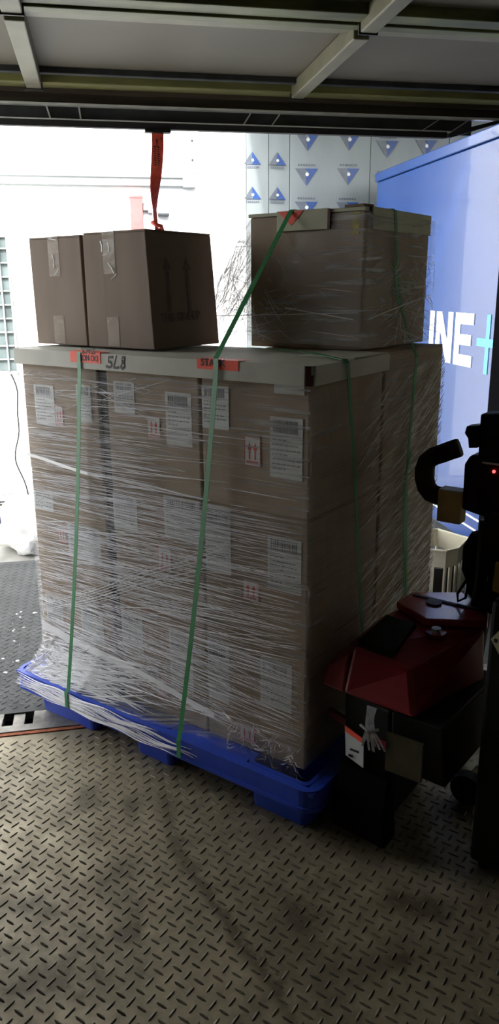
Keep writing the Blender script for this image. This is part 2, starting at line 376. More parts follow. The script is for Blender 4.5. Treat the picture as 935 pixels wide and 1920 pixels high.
# brown lintel band, then the truss-like bottom beam
ln = struct(MB().box(-1.7, 1.86, 3.305, 3.37, 2.072, 2.5).build('trim_lintel', BROWN, bevel=.003))
MB().box(-1.7, 1.78, 3.285, 3.304, 2.105, 2.15).build('cover_strip', BROWN, ln)
bm_ = thing('header_beam', 'dark steel header beam with two pale flanges and slanted braces over the opening', 'beam', FT, (0, 3.28, 2.0))
bm_['kind'] = 'structure'; bm_.name = 'trim_header'
MB().box(-1.7, 1.60, 3.30, 3.306, 2.004, 2.066).build('web', DARKM, bm_)
MB().box(-1.7, 1.72, 3.27, 3.30, 2.060, 2.068).build('flange', FRAMEM, bm_)
MB().box(-1.7, 1.50, 3.27, 3.30, 2.010, 2.0145).build('flange', FRAMEM, bm_)
MB().box(-1.7, 1.48, 3.272, 3.299, 1.988, 2.010).build('bottom_seal', BLACKR, bm_)
for (xa, xb) in ((-.132, -.119), (-.012, -.007), (.654, .621), (.772, .735), (1.45, 1.37), (1.58, 1.50)):
    MB().prism([(xa, 3.29, 2.061), (xa+.006, 3.29, 2.061), (xb+.006, 3.29, 2.013), (xb, 3.29, 2.013)], (0, .01, 0)).build('brace', FRAMEM, bm_)
MB().prism([(1.48, 3.272, 1.99), (1.50, 3.272, 1.99), (1.74, 3.272, 2.058), (1.70, 3.272, 2.060), (1.50, 3.272, 2.012)], (0, .02, 0)).build('end_bracket', DARKM, bm_)

# ------------------------------------------------------------------ what stands outside: facade at y = 5.6
fa = struct(MB().box(-9, 1.078, 5.6, 5.8, -.16, 4.2).build('wall_front', WHITEW))
# insulated panels in protective film beyond the white part
ip = thing('insulated_wall', 'grey filmed insulated wall panels printed with blue triangle marks', 'wall', FT, (1.08, 5.6, -.1))
ip['kind'] = 'structure'; ip.name = 'wall_insulated'
xs = [1.080, 1.235, 1.385, 1.965, 2.55, 3.15]
for i in range(5):
    MB().box(xs[i]+.002, xs[i+1]-.002, 5.585+(.006 if i % 2 else 0), 5.72, -.16, 4.2).build('panel', FILMPANEL, ip, bevel=.002)
def logo(x, z, inv=True, s_=.062, half=False):
    y = 5.583; sg = -1 if inv else 1
    b_ = MB().prism([(x-s_*1.05, y, z-sg*s_*.5), (x, y, z+sg*s_*.9), (x-s_*.1, y, z-sg*s_*.5)], (0, -.0015, 0))
    g = b_.build('triangle_mark', LOGOG, ip)
    MB().prism([(x+s_*1.05, y, z-sg*s_*.5), (x, y, z+sg*s_*.9), (x-s_*.02, y, z+sg*s_*.1), (x+s_*.30, y, z-sg*s_*.02), (x-s_*.1, y, z-sg*s_*.5)], (0, -.0015, 0)).build('blue_half', LOGOD, g)
    MB().cyl((x+s_*.05, y-.0015, z-sg*s_*.02), (0, -1, 0), s_*.16, .0008, 10).build('dot', PAPER, g)
    b_ = MB()
    for k in range(7): b_.box(x-s_*.8+k*s_*.24, x-s_*.8+k*s_*.24+s_*.16, y-.0012, y, z-sg*s_*.78-.006, z-sg*s_*.78+.006)
    b_.build('small_print', LOGOG, g)
for (x, z) in ((1.507, 2.364), (1.805, 2.372), (2.085, 2.334), (2.374, 2.345), (1.503, 2.144), (1.804, 2.150), (2.08, 2.11), (1.503, 1.93), (1.804, 1.93), (2.08, 1.90)):
    logo(x, z, True, .078)
for (x, z) in ((1.295, 2.23), (1.295, 2.01), (1.12, 2.23), (1.12, 2.01), (1.295, 1.79)):
    logo(x, z, False, .058)
# base strip of the facade
bs = struct(MB().box(-9, 1.07, 5.57, 5.6, -.10, -.075).build('baseboard_front', BLACKP))
g = MB()
for i in range(130):
    x = -1.5+i*.014; g.box(x, x+.008, 5.585, 5.598, -.072, -.008)
g.box(-1.5, .35, 5.585, 5.598, -.012, -.004)
o = g.build('vent_grille', FRAMEM, bs); o['kind'] = 'stuff'

# twin conduit with junction box and cable channel
t = thing('conduit_run', 'white twin conduit running level along the white wall into a box', 'conduit', FT, (0, 5.58, 2.05))
for z in (2.108, 2.056): MB().tube([(-1.5, 5.585, z), (.64, 5.585, z)], .0095, 8).build('pipe', CONDUIT, t, smooth=True)
MB().box(.64, .725, 5.55, 5.6, 2.045, 2.13).build('junction_box', CONDUIT, t, bevel=.004)
t = thing('cable_channel', 'white vertical channel with two bolts above the conduit box', 'channel', FT, (.72, 5.58, 2.13))
MB().box(.682, .690, 5.57, 5.6, 2.14, 2.6).box(.752, .760, 5.57, 5.6, 2.14, 2.6).box(.69, .752, 5.59, 5.6, 2.14, 2.6).build('channel', WHITEW, t)
for z in (2.34, 2.22): MB().cyl((.712, 5.59, z), (0, -1, 0), .008, .008, 8).build('bolt', DARKM, t)
MB().tube([(.76, 5.56, 2.46), (.80, 5.54, 2.43), (.86, 5.54, 2.42), (.92, 5.57, 2.45)], .012, 8).build('cable_bend', CONDUIT, t, smooth=True)
# red board with bracket
t = thing('red_post', 'faded red flat post fixed to the white wall behind the upper left cartons', 'post', FT, (.32, 5.56, 1.6))
MB().box(.280, .362, 5.54, 5.6, 1.55, 1.975).build('board', REDP, t, bevel=.003)
MB().box(.276, .366, 5.538, 5.6, 1.975, 1.99).build('cap', REDP, t)
MB().box(.365, .40, 5.57, 5.6, 1.90, 1.945).box(.40, .43, 5.57, 5.6, 1.885, 1.90).build('bracket', CONDUIT, t)
o = MB().box(.464, .54, 5.55, 5.6, 1.862, 1.885).build('wall_hook', DARKM, bevel=.006); tag(o, 'small dark hook plate on the white wall right of red post', 'hook')
# window at the far left
wn = thing('window', 'barred window at the left edge of the white wall', 'window', FT, (-.8, 5.59, .84)); wn.name = 'window_1'; wn['kind'] = 'structure'
MB().box(-1.3, -.545, 5.588, 5.599, .86, 1.72).build('glass', GLASSW, wn)
MB().box(-1.3, -.535, 5.575, 5.6, .83, .855).box(-1.3, -.535, 5.575, 5.6, 1.725, 1.745).box(-.545, -.53, 5.575, 5.6, .83, 1.745).build('frame', CONDUIT, wn)
for k in range(9): MB().box(-1.3, -.545, 5.572, 5.584, .93+k*.09, .94+k*.09).build('bar', CONDUIT, wn)
for k in range(5): MB().box(-1.2+k*.15, -1.19+k*.15, 5.560, 5.571, .86, 1.73).build('bar', CONDUIT, wn)
pts = []
for i in range(24):
    f_ = i/23; z = .835-(.90)*f_; x = -.585+.03*math.sin(f_*7)+.045*f_**2+.01*math.sin(f_*17)
    pts.append((x, 5.55-.05*f_, z))
pts += [(-.50, 5.45, -.072), (-.47, 5.38, -.074)]
o = MB().tube(pts, .0055, 6).build('hanging_cable', BLACKR, smooth=True); tag(o, 'thin black cable dangling below the barred window to the ground', 'cable')

# heap on the ground at the left
def lump(c, r, seed, n=(18, 12), flat=.6, amp=.25):
    b_ = MB(); k = n[0]
    for j in range(n[1]+1):
        ph = PI*j/n[1]
        for i in range(k):
            th = 2*PI*i/k; dv = Vector((math.cos(th)*math.sin(ph), math.sin(th)*math.sin(ph), math.cos(ph)))
            q = 1+amp*noise.noise(dv*2.3+Vector((seed, 0, 0)))*1.6
            z = dv.z*r[2]*q
            b_.v.append((c[0]+dv.x*r[0]*q, c[1]+dv.y*r[1]*q, c[2]+max(z, -flat*r[2])))
    for j in range(n[1]):
        for i in range(k): b_.f.append((j*k+i, j*k+(i+1) % k, (j+1)*k+(i+1) % k, (j+1)*k+i))
    return b_
o = lump((-.46, 4.55, .03), (.17, .30, .17), 3, (22, 14), .6, .35).build('plastic_sheet', SNOW, smooth=True, loc=(-.46, 4.5, -.08)); tag(o, 'crumpled bright white sheet heaped on the ground by the wall', 'sheet')
o = lump((-.66, 4.75, -.02), (.06, .08, .09), 9, (12, 8), .6, .5).build('dark_bundle', mat('navy_cloth', (.05, .06, .10), .8, var=.4, scale=30), smooth=True, loc=(-.66, 4.75, -.08)); tag(o, 'small navy bundle beside the white sheet', 'bundle')
b = MB()
for k in range(70):
    x = -.70+random.gauss(0, .07); y = 5.12+random.gauss(0, .06); z = random.uniform(-.07, .0); a = random.uniform(0, 6.3); l_ = random.uniform(.03, .06)
    b.add([(x, y, z), (x+l_*math.cos(a)*.5-.008*math.sin(a), y+l_*math.sin(a)*.5, z+.015), (x+l_*math.cos(a), y+l_*math.sin(a), z), (x+l_*math.cos(a)*.5+.008*math.sin(a), y+l_*math.sin(a)*.5+.004, z+.018)], [(0, 1, 2), (0, 2, 3)])
b.tube([(-.70, 5.12, -.08), (-.71, 5.12, -.03), (-.69, 5.13, .01)], .006, 6)
o = b.build('weed_clump', GREENL, loc=(-.7, 5.12, -.08)); tag(o, 'dark green weed clump at the foot of the white wall', 'weeds', kind='stuff')
o = MB().box(-.99, -.665, 4.18, 4.30, -.08, .10).box(-.995, -.660, 4.175, 4.305, .10, .112).build('pale_carton', mat('straw_board', (.62, .55, .36), .7, var=.1, scale=12), loc=(-.8, 4.35, -.08), bevel=.003); tag(o, 'straw-coloured low box at the left edge behind grey plate', 'box')

# ------------------------------------------------------------------ blue truck body, parallel to the way out
t = thing('blue_truck', 'blue box truck side with white lettering and a cyan cross, right of the doorway', 'truck', FT, (3.0, 4.4, -.08))
MB().box(1.90, 4.3, 3.46, 5.255, .07, 2.06).build('body', BLUET, t, bevel=.006)
MB().box(1.888, 4.3, 3.45, 5.262, 2.062, 2.118).build('top_rail', BLUET, t, bevel=.006)
MB().box(1.885, 1.899, 3.46, 3.50, .05, 2.06).build('corner_post', DARKM, t)
for z in (.155, .215): MB().box(1.896, 1.8995, 3.47, 5.24, z, z+.010).build('stripe', LETTER, t)
MB().box(1.93, 4.25, 3.5, 5.2, -.02, .068).build('underframe', DARKM, t)
for y in (3.75, 5.0):
    wh = MB().cyl((1.98, y, .10), (1, 0, 0), .18, .22, 28).build('wheel', BLACKR, t, smooth=False)
    MB().cyl((1.975, y, .10), (1, 0, 0), .09, .01, 16).build('hub', FRAMEM, wh)
g_ = MB()
for k in range(9): g_.box(1.93, 2.15, 5.262+.006*(k % 2), 5.285, 1.60+k*.05, 1.63+k*.05)
g_.build('end_slats', DARKM, t)
def letter_poly(name, polys, m):
    b_ = MB()
    for p in polys: b_.prism([(1.8998, y, z) for y, z in p], (-.003, 0, 0))
    return b_.build(name, m, t)
Z0, Z1 = .990, 1.262
letter_poly('letter_e', [[(3.945, Z0), (3.885, Z0), (3.885, Z1), (3.945, Z1)], [(3.885, Z0), (3.735, Z0), (3.735, Z0+.058), (3.885, Z0+.058)],
            [(3.885, 1.098), (3.755, 1.098), (3.755, 1.153), (3.885, 1.153)], [(3.885, Z1-.058), (3.735, Z1-.058), (3.735, Z1), (3.885, Z1)]], LETTER)
letter_poly('letter_n', [[(4.185, Z0), (4.130, Z0), (4.130, Z1), (4.185, Z1)], [(4.035, Z0), (3.975, Z0), (3.975, Z1), (4.035, Z1)],
            [(4.185, Z1), (4.120, Z1), (3.975, Z0), (4.040, Z0)]], LETTER)
letter_poly('letter_i', [[(4.275, Z0), (4.215, Z0), (4.215, Z1), (4.275, Z1)]], LETTER)
letter_poly('cross_mark', [[(3.598, .972), (3.562, .972), (3.562, 1.262), (3.598, 1.262)], [(3.69, 1.105), (3.598, 1.105), (3.598, 1.145), (3.69, 1.145)], [(3.562, 1.105), (3.47, 1.105), (3.47, 1.145), (3.562, 1.145)]], CYAN)

# ------------------------------------------------------------------ webbing strap hanging from the header
t = thing('pull_strap', 'orange-red webbing pull strap hanging from the header behind the upper cartons', 'strap', FT, (.285, 3.28, 1.99))
pts = []; wv = []
zz = [1.992, 1.93, 1.87, 1.82, 1.78, 1.74, 1.70, 1.66, 1.62, 1.56, 1.50]
xx = [.286, .284, .278, .272, .266, .263, .262, .264, .268, .27, .27]
ww = [.042, .041, .041, .038, .032, .024, .019, .019, .02, .02, .02]
for i in range(len(zz)):
    a = max(0, min(1, (i-2)/4))*1.25
    pts.append((xx[i], 3.285, zz[i])); wv.append((.042*math.cos(a)+.004, .042*math.sin(a), 0))
MB().ribbon(pts, wv, .002).build('webbing', REDW, t)
MB().box(.235, .335, 3.262, 3.30, 1.975, 1.987).build('anchor_plate', BLACKP, t, bevel=.003)
text_part('print', 'MAX', INK, t, (.276, 3.2835, 1.955), (0, 0, -1), (1, 0, 0), .0095, .0004, bold=.01)
text_part('print', '41', INK, t, (.292, 3.2835, 1.962), (0, 0, -1), (1, 0, 0), .0095, .0004, bold=.01)
b_ = MB()
for k in range(9): b_.box(.266+.002*(k % 2), .276, 3.2825, 3.2838, 1.925-k*.008, 1.929-k*.008).box(.281, .291-.002*(k % 3), 3.2825, 3.2838, 1.923-k*.008, 1.927-k*.008)
b_.build('print', INK, t)
pts = [(.268, 3.283, 1.655), (.25, 3.275, 1.648), (.262, 3.26, 1.64), (.285, 3.27, 1.635), (.292, 3.283, 1.625), (.27, 3.283, 1.62)]
MB().tube(pts, .008, 8).build('knot', REDW, t, smooth=True)

# ================================================================== PALLET (load frame: x = -a)
PU = (-1.125, .078); PV = (-.078, .885); PZ = .142
p = thing('plastic_pallet', 'blue moulded plastic pallet under the wrapped load', 'pallet', FS, (-.52, .40, 0))
# deck with nine cup openings
lx = [(-1.05, -.765), (-.60, -.435), (-.157, .045)]
ly = [(-.05, .13), (.32, .50), (.69, .86)]
b = MB()
xc = [PU[0]+.006] + [q for a in lx for q in a] + [PU[1]-.006]
yc = [PV[0]+.006] + [q for a in ly for q in a] + [PV[1]-.006]
for i in range(len(xc)-1):
    for j in range(len(yc)-1):
        if i % 2 == 1 and j % 2 == 1: continue
        b.box(xc[i], xc[i+1], yc[j], yc[j+1], PZ-.014, PZ-.004)
b.build('deck', BLUEP, p)
# rim with rounded corners
def rrect(x0, x1, y0, y1, r, n=6):
    out = []
    for cx, cy, a0 in ((x1-r, y0+r, -PI/2), (x1-r, y1-r, 0), (x0+r, y1-r, PI/2), (x0+r, y0+r, PI)):
        for k in range(n+1):
            a = a0+PI/2*k/n; out.append((cx+r*math.cos(a), cy+r*math.sin(a)))
    return out
def ring(name, m, x0, x1, y0, y1, r, z0, z1, th, parent, bevel=.003):
    o_ = rrect(x0, x1, y0, y1, r); i_ = rrect(x0+th, x1-th, y0+th, y1-th, max(r-th, .002)); n = len(o_)
    b_ = MB(); b_.v = [(x, y, z0) for x, y in o_]+[(x, y, z1) for x, y in o_]+[(x, y, z1) for x, y in i_]+[(x, y, z0) for x, y in i_]
    for k in range(n):
        l = (k+1) % n
        for q in range(4): b_.f.append((q*n+k, q*n+l, ((q+1) % 4)*n+l, ((q+1) % 4)*n+k))
    return b_.build(name, m, parent, bevel=0, smooth=False)
ring('rim', BLUEP, *PU, *PV, .045, PZ-.055, PZ, .014, p)
ring('rim_lip', BLUEP, PU[0]-.004, PU[1]+.004, PV[0]-.004, PV[1]+.004, .048, PZ-.062, PZ-.05, .012, p)
for i, (x0, x1) in enumerate(lx):
    for jj, (y0, y1) in enumerate(ly):
        o_ = rrect(x0, x1, y0, y1, .02, 3); i_ = rrect(x0+.012, x1-.012, y0+.012, y1-.012, .016, 3)
        ob = [(x+(.5*(x0+x1)-x)*.12, y+(.5*(y0+y1)-y)*.12) for x, y in o_]; n = len(o_)
        ib = [(x+(.5*(x0+x1)-x)*.12, y+(.5*(y0+y1)-y)*.12) for x, y in i_]
        b_ = MB(); b_.v = [(x, y, PZ-.003) for x, y in i_]+[(x, y, PZ-.003) for x, y in o_]+[(x, y, .001) for x, y in ob]
        b_.v += [(x, y, .008) for x, y in ib]
        for k in range(n):
            l = (k+1) % n
            b_.f += [(k, l, n+l, n+k), (n+k, n+l, 2*n+l, 2*n+k), (k, l, 3*n+l, 3*n+k)]
        b_.f += [tuple(2*n+k for k in range(n)), tuple(3*n+k for k in range(n))]
        b_.build('foot', BLUEP, p)
# ribs under the deck
for y in (.22, .60): MB().box(PU[0]+.02, PU[1]-.02, y-.005, y+.005, PZ-.05, PZ-.014).build('rib', BLUEP, p)
for x in (-.68, -.30): MB().box(x-.005, x+.005, PV[0]+.02, PV[1]-.02, PZ-.049, PZ-.0142).build('rib', BLUEP, p)

# ================================================================== CARTONS
H = .3525; ZB = PZ+.001
cols = [(-.327, 0), (-.674, -.336), (-1.040, -.712)]
def carton_body(x0, x1, y0, y1, z0, z1, root, m=KRAFT):
    j = [random.uniform(-.002, .002) for _ in range(4)]
    MB().hexa([(x0, y0, z0), (x1, y0, z0), (x1, y1, z0), (x0, y1, z0), (x0+.001, y0+j[0]*.5+.001, z1-.004), (x1-.001, y0+j[1]*.5+.001, z1-.004), (x1-.001, y1, z1-.004), (x0+.001, y1, z1-.004)]).build('body', m, root, bevel=.0035)
    ym = (y0+y1)/2
    MB().box(x0+.002, x1-.002, y0+.002, ym-.0015, z1-.0039, z1-.0005).build('flap', m, root)
    MB().box(x0+.002, x1-.002, ym+.0015, y1-.002, z1-.0039, z1-.0005).build('flap', m, root)
def barcode(x0, x1, z0, z1, y, parent, n=16, m=INK):
    b_ = MB(); x = x0
    while x < x1-.002:
        w_ = random.choice([.0012, .002, .0035, .005]); b_.box(x, min(x+w_, x1), y-.0006, y, z0, z1); x += w_+random.choice([.0014, .002, .003])
    return b_.build('barcode', m, parent)
def shipping_label(root, x0, x1, z0, z1, y=0, skew=0, small=False):
    yy = y-.0012
    pl = MB().hexa([(x0, yy, z0), (x1, yy, z0-skew), (x1, y-.0002, z0-skew), (x0, y-.0002, z0), (x0, yy, z1), (x1, yy, z1-skew), (x1, y-.0002, z1-skew), (x0, y-.0002, z1)]).build('shipping_label', PAPER, root)
    w_ = x1-x0; h_ = z1-z0
    if not small:
        barcode(x0+w_*.1, x1-w_*.12, z1-h_*.26-skew, z1-h_*.05-skew, yy, pl, m=GREYINK)
        b_ = MB()
        b_.box(x0+w_*.03, x1-w_*.03, yy-.0005, yy, z1-h_*.305-skew*.5, z1-h_*.298-skew*.5)
        for k in range(7):
            z = z1-h_*(.38+k*.08)-skew*.5; xx_ = x0+w_*.08
            while xx_ < x0+w_*(.85 if k % 3 else .45):
                l_ = random.uniform(.004, .014); b_.box(xx_, xx_+l_, yy-.0005, yy, z, z+.0028); xx_ += l_+.003
        b_.build('small_print', GREYINK, pl)
    return pl
def arrow_mark(root, x0, x1, z0, z1, y=0, m=REDINK):
    yy = y-.0012; pl = MB().box(x0, x1, yy, y-.0002, z0, z1).build('arrow_label', PAPER, root)
    w_ = x1-x0; h_ = z1-z0; b_ = MB(); yq = yy-.0005
    for cx in (.32, .68):
        X = x0+w_*cx
        b_.box(X-w_*.045, X+w_*.045, yq, yy, z0+h_*.22, z0+h_*.58)
        b_.prism([(X-w_*.13, yy, z0+h_*.55), (X+w_*.13, yy, z0+h_*.55), (X, yy, z0+h_*.80)], (0, -.0005, 0))
    b_.box(x0+w_*.15, x1-w_*.15, yq, yy, z0+h_*.10, z0+h_*.17)
    for a in ((x0, x1, z0, z0+.0015), (x0, x1, z1-.0015, z1), (x0, x0+.0015, z0, z1), (x1-.0015, x1, z0, z1)): b_.box(a[0], a[1], yq, yy, a[2], a[3])
    b_.build('arrow_print', m, pl)
LB = {  # per (column, row from the bottom): labels as (x0,x1,z0,z1[,skew]) in the load frame
 (0, 2): dict(s=[(-.112, -.018, .947, 1.098)], a=[(-.190, -.141, .966, 1.042)], p=[(-.10, -.015, 1.155, 1.178)], s2=[(-.328, -.238, 1.05, 1.16)]),
 (0, 1): dict(s=[(-.120, -.018, .648, .792)], a=[(-.199, -.148, .598, .656)], s2=[(-.326, -.239, .655, .84)]),
 (0, 0): dict(s=[(-.142, -.042, .302, .444)], a=[(-.213, -.163, .163, .216)], s2=[(-.325, -.250, .262, .447)]),
 (1, 2): dict(s=[(-.452, -.362, .991, 1.134)], a=[(-.521, -.475, 1.004, 1.062)], s2=[(-.645, -.566, 1.061, 1.150)]),
 (1, 1): dict(s=[(-.472, -.343, .722, .845)], a=[(-.50, -.452, .62, .69)], s2=[(-.672, -.578, .712, .820)]),
 (1, 0): dict(s=[(-.472, -.384, .252, .434)], a=[(-.53, -.487, .20, .26)], s2=[(-.665, -.58, .33, .45)]),
 (2, 2): dict(s=[(-.80, -.74, 1.02, 1.13)], a=[(-.90, -.865, 1.00, 1.06)], s2=[(-.99, -.90, .996, 1.119)]),
 (2, 1): dict(s=[(-.885, -.74, .58, .692)], a=[(-.93, -.895, .62, .68)], s2=[(-1.035, -.945, .715, .775)]),
 (2, 0): dict(s=[(-.85, -.75, .30, .42)], a=[(-.92, -.875, .22, .28)], s2=[(-1.02, -.94, .32, .42)]),
}
colname = ['at the near corner', 'in the middle column of the long face', 'at the far left end of the long face']
rowname = ['bottom', 'middle', 'top']
for ci, (x0, x1) in enumerate(cols):
    for r in range(3):
        z0 = ZB+r*(H+.0005); dx = random.uniform(-.002, .002)
        y0 = random.uniform(0, .003)
        c = thing('wrapped_carton', 'brown %s-row carton %s, labelled, behind stretch film' % (rowname[r], colname[ci]), 'carton', FS, ((x0+x1)/2, .19, z0), 'wrapped cartons on the pallet')
        carton_body(x0, x1, y0, .383, z0, z0+H, c)
        lb = LB[(ci, r)]
        for q in lb.get('s', []):
            shipping_label(c, *q, y=y0)
        for q in lb.get('s2', []): shipping_label(c, max(q[0], x0+.002), *q[1:], y=y0, small=False)
        for q in lb.get('p', []): shipping_label(c, *q, y=y0, small=True)
        for q in lb.get('a', []): arrow_mark(c, *q, y=y0)
for r in range(3):
    z0 = ZB+r*(H+.0005)
    c = thing('wrapped_carton', 'dark brown %s-row carton at the back end of the short face' % rowname[r], 'carton', FS, (-.16, .6, z0), 'wrapped cartons on the pallet')
    carton_body(-.40, -.0, .398, .80, z0, z0+H+(.024 if r == 2 else 0), c)

o = MB().box(-.7105, -.6755, .012, .018, ZB, ZB+3*H).box(-.7105, -.7065, .0185, .30, ZB, ZB+3*H).build('gap_shade_strip', BLACKP, frame=FS, loc=(-.693, .015, ZB)); tag(o, 'black upright strip added as shade in the gap between two carton columns', 'strip')  # black strip added to stand in for the shade inside the gap
o = MB().box(-.3345, -.3285, .016, .020, ZB, ZB+3*H).build('gap_shade_strip', BLACKP, frame=FS, loc=(-.33, .018, ZB)); tag(o, 'thin dark upright strip added as shade in the narrow gap left of the corner cartons', 'strip')  # second dark strip, for the shade of the narrow gap
# lid tray over the front row
ZL = ZB+3*(H+.0005)
t = thing('cap_tray', 'pale grey cardboard cap tray lying over the front cartons', 'lid', FS, (-.52, .19, 1.18))
X0, X1, Y0, Y1 = -1.052, .010, -.010, .390
MB().box(X0, X1, Y0, Y1, ZL+.001, ZL+.0225).build('top_board', GREYB, t, bevel=.002)
zt = ZL+.0225
def side(name, pts_, d, m=GREYB): return MB().prism(pts_, d).build(name, m, t, bevel=.0015)
side('front_skirt', [(X0, Y0, 1.180), (X1-.014, Y0, 1.178), (X1-.014, Y0, zt+.001), (X0, Y0, zt+.001)], (0, -.005, 0))
side('side_skirt', [(X1, Y0+.012, 1.178), (X1, Y1, 1.182), (X1, Y1, zt+.001), (X1, Y0+.012, zt+.001)], (.005, 0, 0))
side('end_skirt', [(X0, Y0, 1.180), (X0, Y1, 1.180), (X0, Y1, zt+.001), (X0, Y0, zt+.001)], (-.005, 0, 0))
MB().prism([(X1-.013, Y0-.003, 1.179), (X1-.001, Y0+.0, 1.179), (X1-.001, Y0+.0, zt), (X1-.013, Y0-.003, zt)], (.0, .010, 0)).build('corner_gap', DARKGAP, t)
MB().box(-.16, .008, .200, .388, zt+.001, zt+.004).build('top_fold', GREYB, t)
# handwriting and stickers on the front skirt
def stroke(pts_, r=.0021): return MB().ribbon([(x, Y0-.0056, z) for x, z in pts_], (.0016, 0, .0060), .0008)
hw = MB()
sx0 = -.650
for st in ([(.030, 1.218), (.010, 1.217), (.008, 1.205), (.020, 1.203), (.024, 1.195), (.012, 1.189), (-.002, 1.192)],
           [(.044, 1.220), (.036, 1.204), (.030, 1.190), (.042, 1.189), (.052, 1.191)],
           [(.080, 1.218), (.068, 1.219), (.066, 1.211), (.076, 1.204), (.078, 1.194), (.068, 1.188), (.060, 1.193), (.066, 1.203), (.080, 1.213), (.080, 1.218)]):
    hw.ribbon([(sx0+x*.9, Y0-.0056, z) for x, z in st], (.0016, 0, .0066), .0010)
hw.build('handwriting', INK, t)
def sticker(x0, x1, z0, z1, label):
    q = MB().box(x0, x1, Y0-.0062, Y0-.0054, z0, z1).build('warning_sticker', ORANGE, t); q['label'] = label; return q
sk = sticker(-.795, -.672, 1.1975, zt+.003, 'red-orange sticker folded over the skirt, upside down')
MB().box(-.795, -.672, Y0-.006, Y0+.030, zt+.0025, zt+.0032).build('sticker_fold', ORANGE, sk)
text_part('sticker_text', 'DO NOT', INK, sk, (-.682, Y0-.0064, 1.2185), (-1, 0, 0), (0, 0, -1), .0155, .0004, sx=.82, bold=.015)
text_part('sticker_text', 'STACK', INK, sk, (-.690, Y0-.0064, 1.2385), (-1, 0, 0), (0, 0, -1), .0155, .0004, sx=.82, bold=.015)
sk2 = sticker(-.324, -.194, 1.203, zt+.003, 'red-orange sticker folded over the skirt, upright')
MB().box(-.324, -.194, Y0-.006, Y0+.035, zt+.0025, zt+.0032).build('sticker_fold', ORANGE, sk2)
text_part('sticker_text', 'STACK', INK, sk2, (-.312, Y0-.0064, 1.2115), (1, 0, 0), (0, 0, 1), .0175, .0004, sx=1.0, bold=.018)

# ------------------------------------------------------------------ loose cartons A and B on the tray, at the left
zc = zt+.0066
def loose_carton(x0, x1, y0, y1, h, lean, label, tape_x, m, side_print=False):
    c = thing('loose_carton', label, 'carton', FS, ((x0+x1)/2, (y0+y1)/2, zc), 'loose cartons on top of the load')
    l0, l1, bk = lean
    MB().hexa([(x0, y0, zc), (x1, y0, zc), (x1, y1, zc), (x0, y1, zc), (x0+l0, y0, zc+h-.004), (x1+l1, y0, zc+h-.004), (x1+l1, y1+bk, zc+h-.004), (x0+l0, y1+bk, zc+h-.004)]).build('body', m, c, bevel=.003)
    xm0, xm1 = x0+l0, x1+l1; xm = (xm0+xm1)/2; zt_ = zc+h
    MB().box(xm0+.001, xm-.0015, y0, y1+bk, zt_-.0038, zt_).build('flap', m, c)
    MB().box(xm+.0015, xm1-.001, y0, y1+bk, zt_-.0038, zt_+.001).build('flap', m, c)
    MB().box(tape_x-.024, tape_x+.024, y0-.0016, y0-.0002, zt_-.115, zt_).build('tape', TAPE, c)
    MB().box(tape_x-.024, tape_x+.024, y0-.002, y1, zt_+.0012, zt_+.0018).build('tape', TAPE, c)
    MB().box(tape_x-.022, tape_x+.026, y0-.0016, y0-.0002, zc+.004, zc+.088).build('tape', TAPE, c)
    return c, zt_
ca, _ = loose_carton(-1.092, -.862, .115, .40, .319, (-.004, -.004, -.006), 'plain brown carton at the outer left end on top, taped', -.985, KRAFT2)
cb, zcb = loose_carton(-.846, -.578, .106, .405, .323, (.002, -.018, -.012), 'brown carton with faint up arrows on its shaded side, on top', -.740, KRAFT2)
# white ribbons painted in as highlights on the crinkled tape
def fold(p_, q_, w_, root): MB().ribbon([p_, ((p_[0]+q_[0])/2+.003, p_[1], (p_[2]+q_[2])/2), q_], (w_, 0, w_*.3), .0006).build('tape_highlight', SNOW, root)
for (xa, za, xb, zb, w_) in ((-.770, 1.530, -.766, 1.500, .004), (-.762, 1.532, -.742, 1.531, .003), (-.766, 1.490, -.745, 1.496, .003), (-.742, 1.525, -.738, 1.50, .003), (-.745, 1.47, -.722, 1.44, .003), (-.735, 1.425, -.712, 1.44, .003)):
    fold((xa, .1035, za), (xb, .1035, zb), w_, cb)
for (xa, za, xb, zb, w_) in ((-1.0, 1.545, -.965, 1.54, .005), (-.985, 1.44, -.965, 1.46, .003), (-.99, 1.50, -.985, 1.46, .002)):
    fold((xa, .1125, za), (xb, .1125, zb), w_, ca)
# side print on B: two arrows and THIS SIDE UP
def sp(y, z):  # point on the leaning right side
    k = (z-zc)/.319; return (-.578-.018*k+.0006, y-.012*k*((y-.106)/.3), z)
b_ = MB()
for yy in (.185, .275):
    for (ya, yb, za, zb) in ((yy-.007, yy+.007, 1.335, 1.455),):
        b_.prism([sp(ya, za), sp(yb, za), sp(yb, zb), sp(ya, zb)], (.0008, 0, 0))
    b_.prism([sp(yy-.020, 1.450), sp(yy+.020, 1.450), sp(yy, 1.482)], (.0008, 0, 0))
b_.build('arrow_print', FADED, cb)
text_part('side_print', 'THIS SIDE UP', FADED, cb, sp(.140, 1.305), (0, 1, .02), (-.055, 0, 1), .024, .0008, sx=.88, bold=.02)

